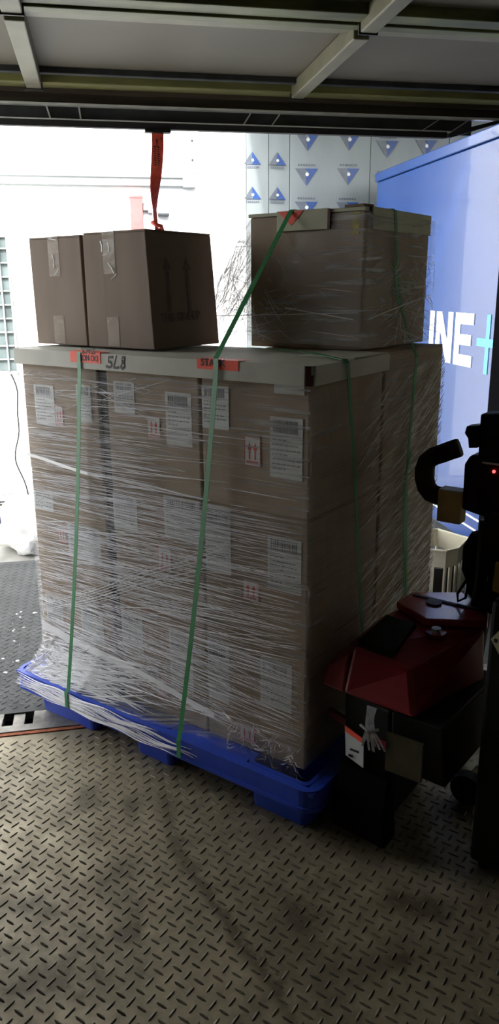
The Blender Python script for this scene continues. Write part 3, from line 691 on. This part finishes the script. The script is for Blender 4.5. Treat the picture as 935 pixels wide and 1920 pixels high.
# ------------------------------------------------------------------ tall carton with a notched cap, back right
zb = ZL+.0245
t = thing('capped_carton', 'tall brown carton with an olive-grey notched cap, wrapped, on the back right', 'carton', FS, (-.28, .63, zb))
TX0, TX1, TY0, TY1, TZ = -.465, -.09, .417, .850, 1.600
MB().box(TX0, TX1, TY0, TY1, zb, TZ-.006).build('body', KRAFT, t, bevel=.004)
MB().box(TX0-.004, TX1+.004, TY0-.004, TY1+.004, TZ-.0055, TZ+.004).build('cap_top', OLIVEB, t, bevel=.001)
MB().box(-.365, -.196, TY0-.010, TY0-.004, 1.552, TZ+.006).build('cap_skirt', OLIVEB, t, bevel=.001)
MB().box(TX1+.004, TX1+.010, .447, .838, 1.549, TZ+.006).build('cap_skirt', OLIVEB, t, bevel=.001)
MB().box(TX0-.010, TX0-.004, .44, .80, 1.552, TZ+.006).build('cap_skirt', OLIVEB, t, bevel=.001)
MB().box(-.198, -.190, TY0-.0105, TY0-.003, 1.552, TZ+.004).build('notch_edge', DARKGAP, t)
MB().box(TX1+.0035, TX1+.0105, .438, .4465, 1.551, TZ+.004).build('notch_edge', INK, t)
MB().prism([(TX1-.06, TY0-.002, TZ+.0045), (TX1+.0, TY0-.006, TZ+.0045), (TX1+.006, TY0+.04, TZ+.0045), (TX1-.03, TY0+.03, TZ+.0045)], (0, 0, .007)).build('raised_flap', KEDGE, t)
MB().box(-.125, -.105, TY0-.0012, TY0-.0001, 1.535, TZ-.008).build('yellow_tape', mat('yellow_tape', (.45, .38, .06), .3, var=.3, scale=60, bump=.5, bscale=50), t)
q = MB().prism([(-.360, TY0-.0105, TZ+.004), (-.275, TY0-.0105, TZ+.004), (-.315, TY0-.0105, 1.566)], (0, -.0008, 0)).build('red_sticker', ORANGE, t); q['label'] = 'red-orange triangular sticker on the cap'

# ================================================================== STRAPS
def strap(name, label, pts_, wv_, th=.0012):
    o_ = MB().ribbon(pts_, wv_, th).build(name, GREEN, frame=FS, loc=pts_[0]); tag(o_, label, 'strap', 'green straps around the load'); return o_
SW = .0145
def interp(P, n=6):
    out = []
    for a, b2 in zip(P[:-1], P[1:]):
        for k in range(n): out.append(tuple(Vector(a).lerp(Vector(b2), k/n)))
    out.append(P[-1]); return out
# 1: down the long face at the left, from the tray to the pallet edge
yf = -.0185
P = [(-.700, .388, zt+.0018), (-.757, -.006, zt+.0042)]
strapA = strap('plastic_strap', 'bright green strap down the long face at the left', [(-.757, yf+.003, zt+.003), (-.757, yf, zt-.006), (-.758, yf, 1.17)] + [(-.758-.082*((1.17-z)/1.03), -.0205-.0665*max(0, min(1, (1.17-z)/1.03))**1.6, z) for z in [1.1, 1.0, .9, .8, .7, .6, .5, .4, .3, .22, .16]] + [(-.848, -.0885, .145), (-.849, -.0885, .09)], (SW, 0, 0))
# 2: from the tall carton across the air to the tray edge and down
pt = [(-.300, TY1+.01, TZ+.0085), (-.315, TY0-.006, TZ+.0085), (-.3165, TY0-.0135, TZ+.002)]
pt += [tuple(Vector((-.3165, TY0-.0135, TZ+.002)).lerp(Vector((-.262, yf, zt+.006)), k/8)) for k in range(1, 9)]
pt += [(-.2605, yf-.001, 1.215)] + [(-.2605-.020*(1.2-z)-.088*((1.2-z)/1.06), -.0205-.0665*((1.2-z)/1.06)**1.6, z) for z in [1.17, 1.1, 1.0, .9, .8, .7, .6, .5, .4, .3, .22, .16]] + [(-.370, -.0885, .145), (-.371, -.0885, .09)]
strap('plastic_strap', 'green strap slanting from the tall carton down over the orange STACK sticker', pt, (SW*1.05, 0, 0))
# 3: across the tray top and down the short face
top = [(-.616, .194), (-.50, .285), (-.396, .322), (-.30, .318), (-.20, .290), (-.10, .225), (-.02, .160), (.012, .140)]
pt3 = [(x, y, zt+.0050) for x, y in top]
wv3 = [(.006, SW, 0)]*len(pt3)
fx = .0225
down = [(fx, .142, zt-.004), (fx, .150, 1.17), (fx, .162, 1.10), (fx, .186, .985), (fx, .208, .85), (fx, .232, .70), (fx, .256, .55), (fx, .275, .44), (fx, .29, .30), (fx, .30, .20)]
pt3 += down; wv3 += [(0, SW, 0)]*len(down)
# keep the band clear of the rim at the very end
pt3 += [(.0830, .305, .145), (.0848, .306, .09)]; wv3 += [(0, SW, 0)]*2
strap('plastic_strap', 'dark green strap across the tray top and down the short face', pt3, wv3)
# 4: down the tall carton's side and the back carton
gx = TX1+.0125
pt4 = [(-.40, .52, TZ+.0085), (TX1+.006, .575, TZ+.0085), (gx, .580, TZ+.002), (gx, .590, 1.54), (gx, .615, 1.44), (gx+.002, .640, 1.34), (gx+.05, .600, 1.262), (.0175, .560, 1.205),
       (.0190, .548, 1.10), (.0195, .535, .95), (.0200, .528, .85), (.0205, .540, .70), (.0210, .560, .55), (.0215, .575, .40), (.022, .59, .25), (.0830, .60, .145), (.0848, .60, .09)]
strap('plastic_strap', 'dark green strap down the side of the tall carton and the back carton', pt4, [(0, SW, 0)]*len(pt4))
pt5 = [(gx+.003, .562, 1.468), (gx+.006, .575, 1.45), (gx+.006, .590, 1.41), (gx+.004, .610, 1.37), (gx+.004, .632, 1.335)]
strap('loose_strap_end', 'short loose green strap tail hanging on the tall carton side', pt5, [(0, .010, 0)]*len(pt5))
pt6 = [(.0235, .545, .93), (.0235, .522, .88), (.0235, .512, .80), (.0235, .522, .70), (.0235, .535, .60), (.0235, .545, .50)]
strap('loose_strap_end', 'slack green strap length beside the strap on the back carton', pt6, [(0, .009, 0)]*len(pt6))

# ================================================================== STRETCH FILM
def grid_mesh(name, fn, nu, nv, m, root, uvs):
    b_ = MB()
    for j in range(nv+1):
        for i in range(nu+1): b_.v.append(fn(i/nu, j/nv))
    for j in range(nv):
        for i in range(nu): b_.f.append((j*(nu+1)+i, j*(nu+1)+i+1, (j+1)*(nu+1)+i+1, (j+1)*(nu+1)+i))
    o0 = Vector(root['_o']); me = bpy.data.meshes.new(name); me.from_pydata([tuple(Vector(v)-o0) for v in b_.v], [], b_.f); me.materials.append(m)
    uv = me.uv_layers.new(name='UVMap')
    for l in me.loops:
        k = l.vertex_index; i = k % (nu+1); j = k//(nu+1); uv.data[l.index].uv = (i/nu*uvs[0], j/nv*uvs[1])
    for q_ in me.polygons: q_.use_smooth = True
    o_ = bpy.data.objects.new(name, me); COL.objects.link(o_); o_.parent = root; o_['_o'] = tuple(o0); return o_
fr = thing('stretch_film', 'clear crinkled stretch film wrapped around the cartons and down over the pallet edge', 'plastic film', FS, (-.52, .40, .15))
def nz(x, y, s_=0): return noise.noise(Vector((x, y, s_)))
def front_b(a, z):
    """how far the film stands in front of the long face; a = distance from the near corner"""
    k = max(0., min(1., (a-.22)/.35)); k = k*k*(3-2*k)
    lowz = .21+.02*math.sin(a*9)+.05*k
    out = 0
    if z < lowz: out = ((lowz-z)/(lowz-.09))**1.3
    y = -.0052 - out*(.020+.0665*k)
    y -= .0016*abs(nz(a*3, z*60, 1)) + .0012*abs(nz(a*6, z*140, 5))
    return y
ZT = 1.172
def f_front(u, v):
    a = u*1.046-.006*(1-u); z = .150-.055*max(0, min(1, (a-.3)/.25))+(ZT-.150+.055*max(0, min(1, (a-.3)/.25)))*v
    x = -a
    # at the left end the film pulls out to the pallet corner
    if z < .24: x -= .070*max(0, (a-.80)/.246)*((.24-z)/.145)**1.2
    y_ = front_b(a, z)
    return (x, max(y_, -.0855), z)
grid_mesh('film_front', f_front, 130, 210, FILM, fr, (1.05, 1.05))
def f_skirt(u, v):
    a = .24+.806*u; z = .093+(.33-.093)*v
    x, y, z2 = f_front((a+.006)/1.052, max(0, (z-.095)/(ZT-.095)))
    return (x, y-.0012-.001*abs(nz(a*20, z*40, 2)), z2)
grid_mesh('film_skirt', f_skirt, 100, 40, FILM, fr, (.9, .25))
def f_side(u, v):
    y = -.006+.812*u; z = .16+(1.16-.16)*v
    if u > .49: z = .16+(1.225-.16)*v
    return (.0070+.0020*abs(nz(y*8, z*50, 3))+.002*abs(nz(y*20+z*14, z*20-y*8, 7)), y, z)
grid_mesh('film_side', f_side, 90, 150, FILM3, fr, (.8, 1.05))
def f_end(u, v):
    y = -.004+.81*u; z = .10+(1.165-.10)*v
    x = -1.050-.004*abs(nz(y*4, z*50, 9))
    if z < .24: x -= .068*((.24-z)/.14)**1.2
    return (x, y, z)
grid_mesh('film_end', f_end, 30, 60, FILM, fr, (.8, 1.05))
def f_back(u, v):
    x = .006-1.052*u; z = .15+(1.16-.15)*v; return (x, .8065+.003*abs(nz(x*4, z*50, 4)), z)
grid_mesh('film_back', f_back, 30, 60, FILM3, fr, (1.05, 1.05))

# creases: long thin raised folds of film
def creases(name, gen, count, root, m=CREASE, seed=1):
    random.seed(seed); b_ = MB()
    for _ in range(count):
        g_ = gen()
        if not g_: continue
        pts_, wd, nrm = g_; n = len(pts_); k = len(b_.v)
        for i, p_ in enumerate(pts_):
            p_ = Vector(p_); d_ = (Vector(pts_[min(i+1, n-1)])-Vector(pts_[max(i-1, 0)])).normalized(); nn = Vector(nrm)
            wv_ = d_.cross(nn).normalized(); s_ = wd*min(1, 3*min(i, n-1-i)/n+.15)
            b_.v += [tuple(p_-wv_*s_/2), tuple(p_+nn*s_*.55+nn*.0006), tuple(p_+wv_*s_/2)]
        for i in range(n-1):
            for j in (0, 1): b_.f.append((k+i*3+j, k+i*3+j+1, k+i*3+j+4, k+i*3+j+3))
    o_ = b_.build(name, m, root); o_['kind'] = 'stuff'; return o_
def gen_front():
    a0 = random.uniform(-.0, 1.03); z0 = random.uniform(.20, 1.165); ln_ = random.choice([.05, .1, .15, .25, .4, .6])*random.uniform(.7, 1.3)
    # few folds on the clean upper right corner
    if z0 > .84 and a0 < .50 and random.random() < .88: return None
    if a0 < .25 and random.random() < .55: return None
    if z0 > .9 and random.random() < .25: return None
    sl = random.gauss(.01, .028)
    if .45 < z0 < .75 and random.random() < .25: sl = random.gauss(.10, .05)
    if z0 < .42 and random.random() < .5: sl = random.gauss(-.10, .06)
    if z0 > 1.02 and a0 > .45 and random.random() < .4: sl = random.choice([-.3, .3, .5])*random.uniform(.5, 1.2); ln_ *= .5
    wd = random.choice([.0005, .0007, .001, .0014, .0014, .0026])
    n = max(5, int(ln_/.03)); pts_ = []
    cv = random.gauss(0, .02)
    for i in range(n+1):
        a = a0-ln_/2+ln_*i/n
        if a < .004 or a > 1.04: continue
        q = i/n-.5; z = z0+sl*ln_*q*-1+cv*q*q*ln_
        if z < .17 or z > 1.17: continue
        pts_.append((-a, front_b(a, z)-.0010, z))
    return (pts_, wd, (0, -1, 0)) if len(pts_) >= 3 else None
creases('film_creases', gen_front, 2100, fr, seed=11)
def gen_fan():
    # folds radiating from the pallet's left corner along the skirt of film
    k = random.random(); a1 = random.uniform(.30, .98); z1 = random.uniform(.14, .34); pts_ = []
    a0 = 1.05; z0 = random.uniform(.10, .27)
    n = 14; s0 = random.uniform(0, .5); s1 = s0+random.uniform(.2, .5)
    for i in range(n+1):
        q = s0+(min(s1, 1)-s0)*i/n; a = a0+(a1-a0)*q; z = z0+(z1-z0)*q-.02*math.sin(q*PI)
        z = max(z, .10)
        x = -a
        if z < .24: x -= .070*max(0, (a-.80)/.246)*((.24-z)/.145)**1.2
        pts_.append((x, max(front_b(min(a, 1.04), z), -.0855)-.0012, z))
    return (pts_, random.choice([.0015, .0025, .004, .006]), (0, -.8, .6))
creases('film_creases', gen_fan, 380, fr, seed=12)
def gen_rim():
    a0 = random.uniform(.30, .95); ln_ = random.uniform(.1, .35); z0 = random.uniform(.085, .142); pts_ = []
    for i in range(12):
        a = a0+ln_*i/11
        if a > 1.10: break
        pts_.append((-a, -.0845-.0008*random.random(), z0+.004*math.sin(a*30+z0*90)))
    return (pts_, random.choice([.0012, .002, .003]), (0, -1, 0)) if len(pts_) > 3 else None
creases('film_creases', gen_rim, 130, fr, seed=13)
def band(zA, zB, a0, a1, wd, seed, n=26):
    random.seed(seed); b_ = MB(); pts_ = []
    for i in range(n+1):
        a = a0+(a1-a0)*i/n; z = zA+(zB-zA)*i/n+.003*math.sin(a*14); pts_.append((-a, front_b(a, z)-.0018, z))
    b_.ribbon(pts_, (0, 0, wd), .0012); return b_.build('film_band', CREASE, fr)
band(.868, .892, .72, 1.04, .010, 1); band(.860, .868, .30, .72, .004, 2); band(.262, .30, .62, 1.04, .030, 3); band(.215, .262, .30, .62, .018, 4)
for k in range(7):   # the sheaf that climbs to the right across the middle row
    band(.345+.006*k, .62+.022*k, 1.03, .36-.02*k, .0016+.0008*(k % 3), 20+k)
def gen_side():
    y0 = random.uniform(.30, .79); z0 = random.uniform(.2, 1.19)
    if y0 < .48 and random.random() < .6: return None
    ln_ = random.choice([.03, .05, .1, .15])*random.uniform(.7, 1.3); sl = random.gauss(.35, .12)
    if z0 > .95 and random.random() < .5: sl = .8
    pts_ = []
    for i in range(7):
        q = i/6-.5; y = y0+ln_*q
        if not (.02 < y < .80): continue
        z = z0+sl*ln_*q*.8
        if z > 1.2: continue
        pts_.append((.0118, y, z))
    return (pts_, random.choice([.0007, .001, .0016, .0022]), (1, 0, 0)) if len(pts_) > 3 else None
creases('film_creases', gen_side, 1300, fr, seed=14)

# crumpled film gathered at the near bottom corner, with bright folds
def gen_corner():
    x = random.uniform(-.24, -.004); z = random.uniform(.150, .215); l_ = random.uniform(.012, .045); a = random.choice([random.uniform(-.4, .3), random.uniform(1.0, 1.7)])
    pts_ = [(x+l_*math.cos(a)*q, -.020-.018*abs(math.sin(q*3+x*40))-.03*(1-z/.215), z+l_*math.sin(a)*q) for q in (0, .25, .5, .75, 1)]
    return (pts_, random.choice([.0012, .002, .004]), (0, -.8, .5))
GLINT = mat('glossy_film_fold', (.95, .95, .97), .12, .75, var=.02, scale=30)
creases('film_creases', gen_corner, 60, fr, seed=15)
b_ = MB()
for (x0, z0, x1, z1, w_) in ((-.012, .215, -.040, .165, .004), (-.022, .205, -.058, .172, .0035), (-.030, .178, -.052, .163, .008), (-.150, .235, -.105, .226, .003), (-.118, .232, -.112, .205, .003), (-.095, .200, -.118, .188, .003),
                             (-.155, .190, -.105, .180, .003), (-.26, .245, -.205, .232, .008), (-.07, .215, -.055, .205, .003), (-.09, .222, -.082, .210, .003), (-.008, .185, -.018, .150, .004)):
    y_ = -.024-.25*max(0, .20-(z0+z1)/2); m_ = ((x0+x1)/2+.004, y_-.006, (z0+z1)/2)
    b_.ribbon([(x0, y_+.004, z0), m_, (x1, y_-.004, z1)], [(0, 0, w_*.3), (w_*.5, 0, w_), (0, 0, w_*.3)], .0008)
b_.build('film_glints', GLINT, fr)
b_ = MB(); random.seed(5)
cs = []
for j in range(9):
    for i in range(25):
        a = i/24*.34; q = j/8; z = .150+.075*(1-q)
        cs.append((-a+.004, -.008-.040*q-.012*abs(nz(a*30, q*3, 2))-.006*nz(a*60, q*9, 5), z+.012*nz(a*25, q*5, 8)*(.3+q)))
b_.v = cs
for j in range(8):
    for i in range(24): b_.f.append((j*25+i, j*25+i+1, (j+1)*25+i+1, (j+1)*25+i))
cr = grid_mesh('film_tail', lambda u, v: cs[min(8, int(round(v*8)))*25+min(24, int(round(u*24)))], 24, 8, FILM3, fr, (.34, .1))

# hood of film over the tall carton
fh = thing('film_hood', 'crinkled film hood stretched from the tall carton down to the tray', 'plastic film', FS, (-.28, .6, 1.25))
def hood(u, v):
    """u around (left side -> front -> right side -> back), v from the top to the foot"""
    z = 1.592-(1.592-1.2435)*v
    w0 = v**1.15; wl = v; wf = max(0, (v-.62)/.38)**1.6; wr = max(0, (v-.72)/.28)**1.6
    xl = TX0-.012-.25*wl; xr = TX1+.0155+.080*wr; yf_ = TY0-.0145-.165*wf; yb = TY1+.014
    # corner pull: the front sheet keeps close to the box at the right
    C = [(xl, yb), (xl, max(yf_+.02, .432)), (xr, yf_+.09*wf), (xr, yb-.03*wr)]
    s_ = u*3.0; k = min(2, int(s_)); f_ = s_-k
    x = C[k][0]+(C[k+1][0]-C[k][0])*f_; y = C[k][1]+(C[k+1][1]-C[k][1])*f_
    wig = .007*nz(u*26, v*3, 3)*(.3+v)+.003*nz(u*70, v*5, 6)
    if k == 0: x -= abs(wig)
    elif k == 1: y -= abs(wig)*.8
    else: x += abs(wig)*.5
    return (x, y, z)
# left and front sheets hang from the carton's edges: front sheet corner on the left follows the flare
grid_mesh('hood_sheet', hood, 150, 40, FILM2, fh, (1.4, .45))
def gen_hood():
    side_ = random.random(); pts_ = []
    if side_ < .5:   # left tent: lines running down and outward
        u0 = random.uniform(.08, .333); u1 = u0+random.uniform(-.08, .04); v0 = random.uniform(0, .6); v1 = min(1, v0+random.uniform(.15, .5)); nr = (-.7, -.7, 0)
    elif side_ < .68:  # front sheet at the left, fanning down
        u0 = random.uniform(.335, .45); u1 = u0+random.uniform(-.06, .10); v0 = random.uniform(0, .7); v1 = min(1, v0+random.uniform(.1, .4)); nr = (0, -1, .2)
    elif side_ < .78:  # front, low
        u0 = random.uniform(.34, .6); u1 = u0+random.uniform(-.10, .10); v0 = random.uniform(.55, .95); v1 = min(1, v0+random.uniform(.03, .2)); nr = (0, -1, .2)
    else:
        u0 = random.uniform(.72, .98); u1 = u0+random.uniform(-.12, .12); v0 = random.uniform(.3, .95); v1 = min(1, v0+random.uniform(.03, .2)); nr = (1, -.2, 0)
    for i in range(9):
        q = i/8; u = max(.002, min(.998, u0+(u1-u0)*q)); p_ = Vector(hood(u, v0+(v1-v0)*q))+Vector(nr)*.002; pts_.append(tuple(p_))
    return (pts_, random.choice([.0006, .0009, .0013, .002]), nr)
creases('film_creases', gen_hood, 520, fh, seed=16)
def rope(P_, r): return MB().tube(P_, r, 5).build('film_rope', CREASE, fh, smooth=True)
rope([hood(.36+.30*k/10, .80-.05*k/10) for k in range(11)], .0014)
rope([(x, y-.004, z) for x, y, z in [hood(.52+.13*k/10, .72+.08*k/10) for k in range(11)]], .0018)
rope([(x+.004, y, z) for x, y, z in [hood(.68+.28*k/10, .80-.16*k/10) for k in range(11)]], .0022)

# ================================================================== PALLET TRUCK (machine at the right)
def wt(a, b2, z): return (-a, b2, z)
j = thing('pallet_truck', 'red and black powered pallet truck in shadow at the right', 'pallet truck', FS, (.25, .25, 0))
# housing: top deck polygon and slanted front
topz = .560
T1 = [(.115, .385), (.235, .470), (.345, .365), (.362, .315), (.225, .235), (.110, .300)]
MB().prism([(x, y, topz-.022) for x, y in T1], (0, 0, .022)).build('top_cover', mat('glossy_lit_red_cover', (.42, .05, .07), .22, 0, var=.1, scale=6, coat=.6), j, bevel=.004)  # paler red than the hood: doorway light painted into the cover's colour
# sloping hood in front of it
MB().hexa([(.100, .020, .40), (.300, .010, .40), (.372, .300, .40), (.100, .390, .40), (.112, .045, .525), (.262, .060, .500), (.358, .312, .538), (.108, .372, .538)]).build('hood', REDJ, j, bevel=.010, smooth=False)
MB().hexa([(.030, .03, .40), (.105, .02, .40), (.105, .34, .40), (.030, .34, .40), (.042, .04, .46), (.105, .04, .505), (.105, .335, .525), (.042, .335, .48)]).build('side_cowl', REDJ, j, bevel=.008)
MB().hexa([(.118, .055, .515), (.215, .065, .515), (.205, .235, .520), (.118, .225, .520), (.118, .060, .542), (.212, .070, .528), (.200, .230, .545), (.118, .220, .552)]).build('black_tray', BLACKP, j, bevel=.003)
MB().cyl((.200, .345, topz), (0, 0, 1), .022, .005, 20).build('filler_cap', DARKM, j)
k_ = MB().cyl((.262, .215, .532), (0, 0, 1), .026, .010, 20).build('knob', REDJ, j)
MB().cyl((.262, .215, .542), (0, 0, 1), .012, .010, 14).build('knob_centre', FRAMEM, k_)
MB().box(.13, .34, .36, .372, topz, topz+.004).build('trim_line', DARKM, j)
# chassis below
MB().hexa([(.092, .052, .06), (.235, .032, .06), (.235, .34, .06), (.092, .34, .06), (.092, .045, .395), (.235, .02, .395), (.235, .38, .395), (.092, .38, .395)]).build('chassis', BLACKP, j, bevel=.008)
MB().hexa([(.236, .03, .235), (.385, .02, .235), (.40, .36, .235), (.236, .38, .235), (.236, .02, .395), (.37, .02, .395), (.39, .36, .395), (.236, .38, .395)]).build('rear_housing', BLACKP, j, bevel=.006)
MB().hexa([(.095, -.010, .02), (.255, -.022, .02), (.255, .05, .02), (.095, .05, .02), (.095, .012, .20), (.25, .0, .20), (.25, .03, .20), (.095, .045, .20)]).build('bumper', mat('matt_black_bumper', (.004, .004, .0045), .9, spec=.05), j, bevel=.01)
MB().prism([(.035, .060, .315), (.250, .018, .300), (.250, .018, .278), (.035, .060, .293)], (0, .014, 0)).build('lower_bar', REDJ, j, bevel=.002)
MB().cyl((.14, .24, .085), (0, 1, 0), .085, .09, 26).build('drive_wheel', BLACKR, j)
for y in (.30, ): MB().cyl((.345, y, .045), (0, 1, 0), .045, .035, 20).build('caster', BLACKR, j)
MB().box(.088, .118, .05, .64, .015, .056).build('fork_frame', REDJ, j)
for y in (.17, .54):
    MB().box(-.95, .087, y, y+.10, .020, .062).build('fork', REDJ, j, bevel=.004)
q = MB().prism([(.108, .026, .292), (.168, .014, .282), (.170, .014, .212), (.112, .026, .222)], (0, -.002, 0)).build('white_tag', PAPER, j)
MB().box(.130, .155, .012, .0155, .250, .254).box(.125, .137, .014, .018, .229, .234).build('tag_print', INK, q)
MB().prism([(.108, .024, .310), (.166, .012, .298), (.168, .010, .286), (.112, .020, .296)], (0, -.003, 0)).build('orange_tie', ORANGE, j)
# bundle of grey strips hanging below the hood
random.seed(3)
b_ = MB()
for k in range(9):
    x0_ = .19+random.gauss(0, .006); sp_ = random.uniform(-.055, .045)
    b_.ribbon([(x0_, .005, .40), (x0_+.2*sp_, -.005, .365), (x0_+sp_*.3, -.008, .345), (x0_+sp_, -.004, .29+random.uniform(-.01, .02))], (.006, 0, .001), .0008)
b_.tube([(.165, -.004, .345), (.19, -.012, .34), (.215, -.002, .347)], .004, 6)
o = b_.build('plastic_strips', CLEAR, j)
MB().box(.235, .33, .000, .010, .24, .345).build('battery_plate', mat('dark_olive_plate', (.07, .06, .03), .6, var=.2, scale=20), j)
# tiller column, head and loop grip; the grip faces the load
MB().tube([(.30, .40, .40), (.315, .41, .60), (.318, .41, .80)], .030, 12).build('tiller_arm', BLACKP, j, smooth=True)
hd = MB().prism([(.238, .40, .822), (.320, .40, .806), (.345, .40, .83), (.345, .40, .975), (.250, .40, .972), (.236, .40, .945)], (0, .07, 0)).build('tiller_head', BLACKP, j, bevel=.008)
MB().prism([(.270, .405, .965), (.340, .405, .965), (.340, .405, 1.090), (.268, .405, 1.082)], (0, .06, 0)).build('upper_housing', BLACKP, j, bevel=.005)
MB().prism([(.234, .405, 1.047), (.268, .405, 1.053), (.268, .405, .993), (.244, .405, .990), (.240, .405, 1.015), (.230, .405, 1.028)], (0, .04, 0)).build('thumb_switch', BLACKP, j, bevel=.002)
MB().cyl((.318, .3985, .938), (0, -1, 0), .004, .003, 12).build('indicator', LED, j)
MB().box(.285, .335, .3975, .3999, .955, .960).build('display_edge', FRAMEM, j)
gp = [(.212, .985), (.190, .975), (.165, .963), (.143, .953), (.126, .938), (.119, .915), (.120, .890), (.128, .865), (.142, .850), (.162, .845), (.180, .845)]
# thick flattened grip, swept
def sweep(P_, wx, wy, y): 
    b2 = MB(); n = len(P_); seg = 10
    for i, (x, z) in enumerate(P_):
        d_ = Vector((P_[min(i+1, n-1)][0]-P_[max(i-1, 0)][0], 0, P_[min(i+1, n-1)][1]-P_[max(i-1, 0)][1])).normalized(); nn = Vector((-d_.z, 0, d_.x))
        for q_ in range(seg):
            a = 2*PI*q_/seg; c_, s_ = math.cos(a), math.sin(a)
            c_ = math.copysign(abs(c_)**.6, c_); s_ = math.copysign(abs(s_)**.6, s_)
            b2.v.append(tuple(Vector((x, y, z))+nn*wx*c_+Vector((0, 1, 0))*wy*s_))
    for i in range(n-1):
        for q_ in range(seg): b2.f.append((i*seg+q_, i*seg+(q_+1) % seg, (i+1)*seg+(q_+1) % seg, (i+1)*seg+q_))
    b2.f += [tuple(range(seg)), tuple((n-1)*seg+q_ for q_ in range(seg))]
    return b2
sweep(gp, .0255, .020, .42).build('loop_grip', BLACKR, j, smooth=True)
q = MB().box(.172, .238, .395, .440, .780, .868).build('grip_card', TAN, j, bevel=.002); q['label'] = 'tan card wrapped round the grip root'
MB().box(.174, .238, .396, .439, .8685, .8715).build('card_edge', PAPER, q)
# cables sagging behind the head
MB().tube([(.30, .44, .82), (.275, .45, .74), (.255, .44, .66), (.27, .42, .585), (.30, .40, .572), (.345, .34, .572)], .007, 8).build('cable', BLACKR, j, smooth=True)
MB().tube([(.27, .43, .72), (.262, .42, .62), (.245, .40, .580), (.255, .38, .567), (.270, .395, .575), (.268, .42, .62)], .004, 8).build('cable', BLACKR, j, smooth=True)
MB().tube([(.28, .45, .74), (.27, .46, .70), (.272, .46, .64), (.29, .46, .585)], [.028, .038, .040, .030], 12).build('cable_boot', BLACKR, j, smooth=True)
MB().hexa([(.30, .36, .57), (.42, .30, .57), (.46, .42, .57), (.34, .47, .57), (.305, .38, .83), (.40, .34, .83), (.42, .42, .83), (.34, .46, .83)]).build('column_cover', BLACKP, j, bevel=.01)
MB().hexa([(.372, .290, .655), (.42, .272, .655), (.42, .29, .655), (.372, .30, .655), (.372, .300, .73), (.42, .282, .73), (.42, .29, .73), (.372, .31, .73)]).build('yellow_panel', YELLOW, j, bevel=.002)

# dark cabinet with hazard diamond at the far right
t = thing('hazard_cabinet', 'black cabinet at the right edge bearing a pale yellow diamond sticker', 'cabinet', FS, (.60, .12, 0))
MB().box(.440, .75, .075, .33, .02, .72).build('body', BLACKP, t, bevel=.01)
for x in (.47, .725):
    for y in (.10, .305): MB().cyl((x, y, 0), (0, 0, 1), .014, .022, 10).build('foot', BLACKR, t)
q = MB().prism([(.446, .0745, .627), (.496, .0745, .702), (.546, .0745, .627), (.496, .0745, .552)], (0, -.0012, 0)).build('diamond_sticker', HAZY, t)
b_ = MB()
for k in range(6): b_.box(.454+k*.012, .462+k*.012, .0725, .0733, .622, .631)
for k in range(4): b_.box(.470+k*.010, .477+k*.010, .0725, .0733, .608, .614)
b_.build('sticker_print', INK, q)

# cream crate behind the load
t = thing('slotted_crate', 'cream plastic slotted crate with an open dark top behind the pallet truck', 'crate', FT, (1.47, 3.0, 0))
def crate_wall(P0, P1, z0, z1, th=.008):
    P0 = Vector((*P0, 0)); P1 = Vector((*P1, 0)); d_ = (P1-P0); L_ = d_.length; d_.normalize(); nn = Vector((-d_.y, d_.x, 0))*th
    b2 = MB()
    def slab(s0, s1, a, c):
        q0 = P0+d_*s0; q1 = P0+d_*s1
        b2.hexa([(*q0.xy, a), (*q1.xy, a), (*(q1+nn).xy, a), (*(q0+nn).xy, a), (*q0.xy, c), (*q1.xy, c), (*(q1+nn).xy, c), (*(q0+nn).xy, c)])
    slab(0, L_, z1-.075, z1); slab(0, L_, z0, z0+.06)
    ns = max(2, int(L_/.045))
    for k in range(ns+1):
        c = L_*k/ns; slab(max(0, c-.008), min(L_, c+.008), z0+.06, z1-.075)
    return b2.build('side_wall', CREAM, t)
cx = [(1.28, 2.98), (1.425, 2.905), (1.49, 2.925), (1.60, 3.05), (1.52, 3.20), (1.34, 3.19)]
for k in range(6): crate_wall(cx[k], cx[(k+1) % 6], .0, .30)
MB().prism([(x, y, .004) for x, y in cx], (0, 0, .01)).build('base', CREAM, t)
b_ = MB()
for k in range(6):
    a_, c_ = Vector((*cx[k], .302)), Vector((*cx[(k+1) % 6], .302)); b_.tube([a_, c_], .006, 6)
b_.build('rolled_rim', CREAM, t)
MB().prism([(1.42+(x-1.42)*.82, 3.05+(y-3.05)*.8, .02) for x, y in cx], (0, 0, .19)).build('black_infill', BLACKR, t)  # black block filling the open crate
# floor behind: crumpled white lump under the machine
o = lump((1.02, 1.90, .012), (.085, .06, .03), 21, (24, 12), .35, .5).build('pale_lump', SNOW, smooth=False, loc=(1.02, 1.90, .0)); tag(o, 'crumpled pale lump on the floor under the pallet truck', 'scrap')

for o in bpy.data.objects:
    if '_o' in o: del o['_o']
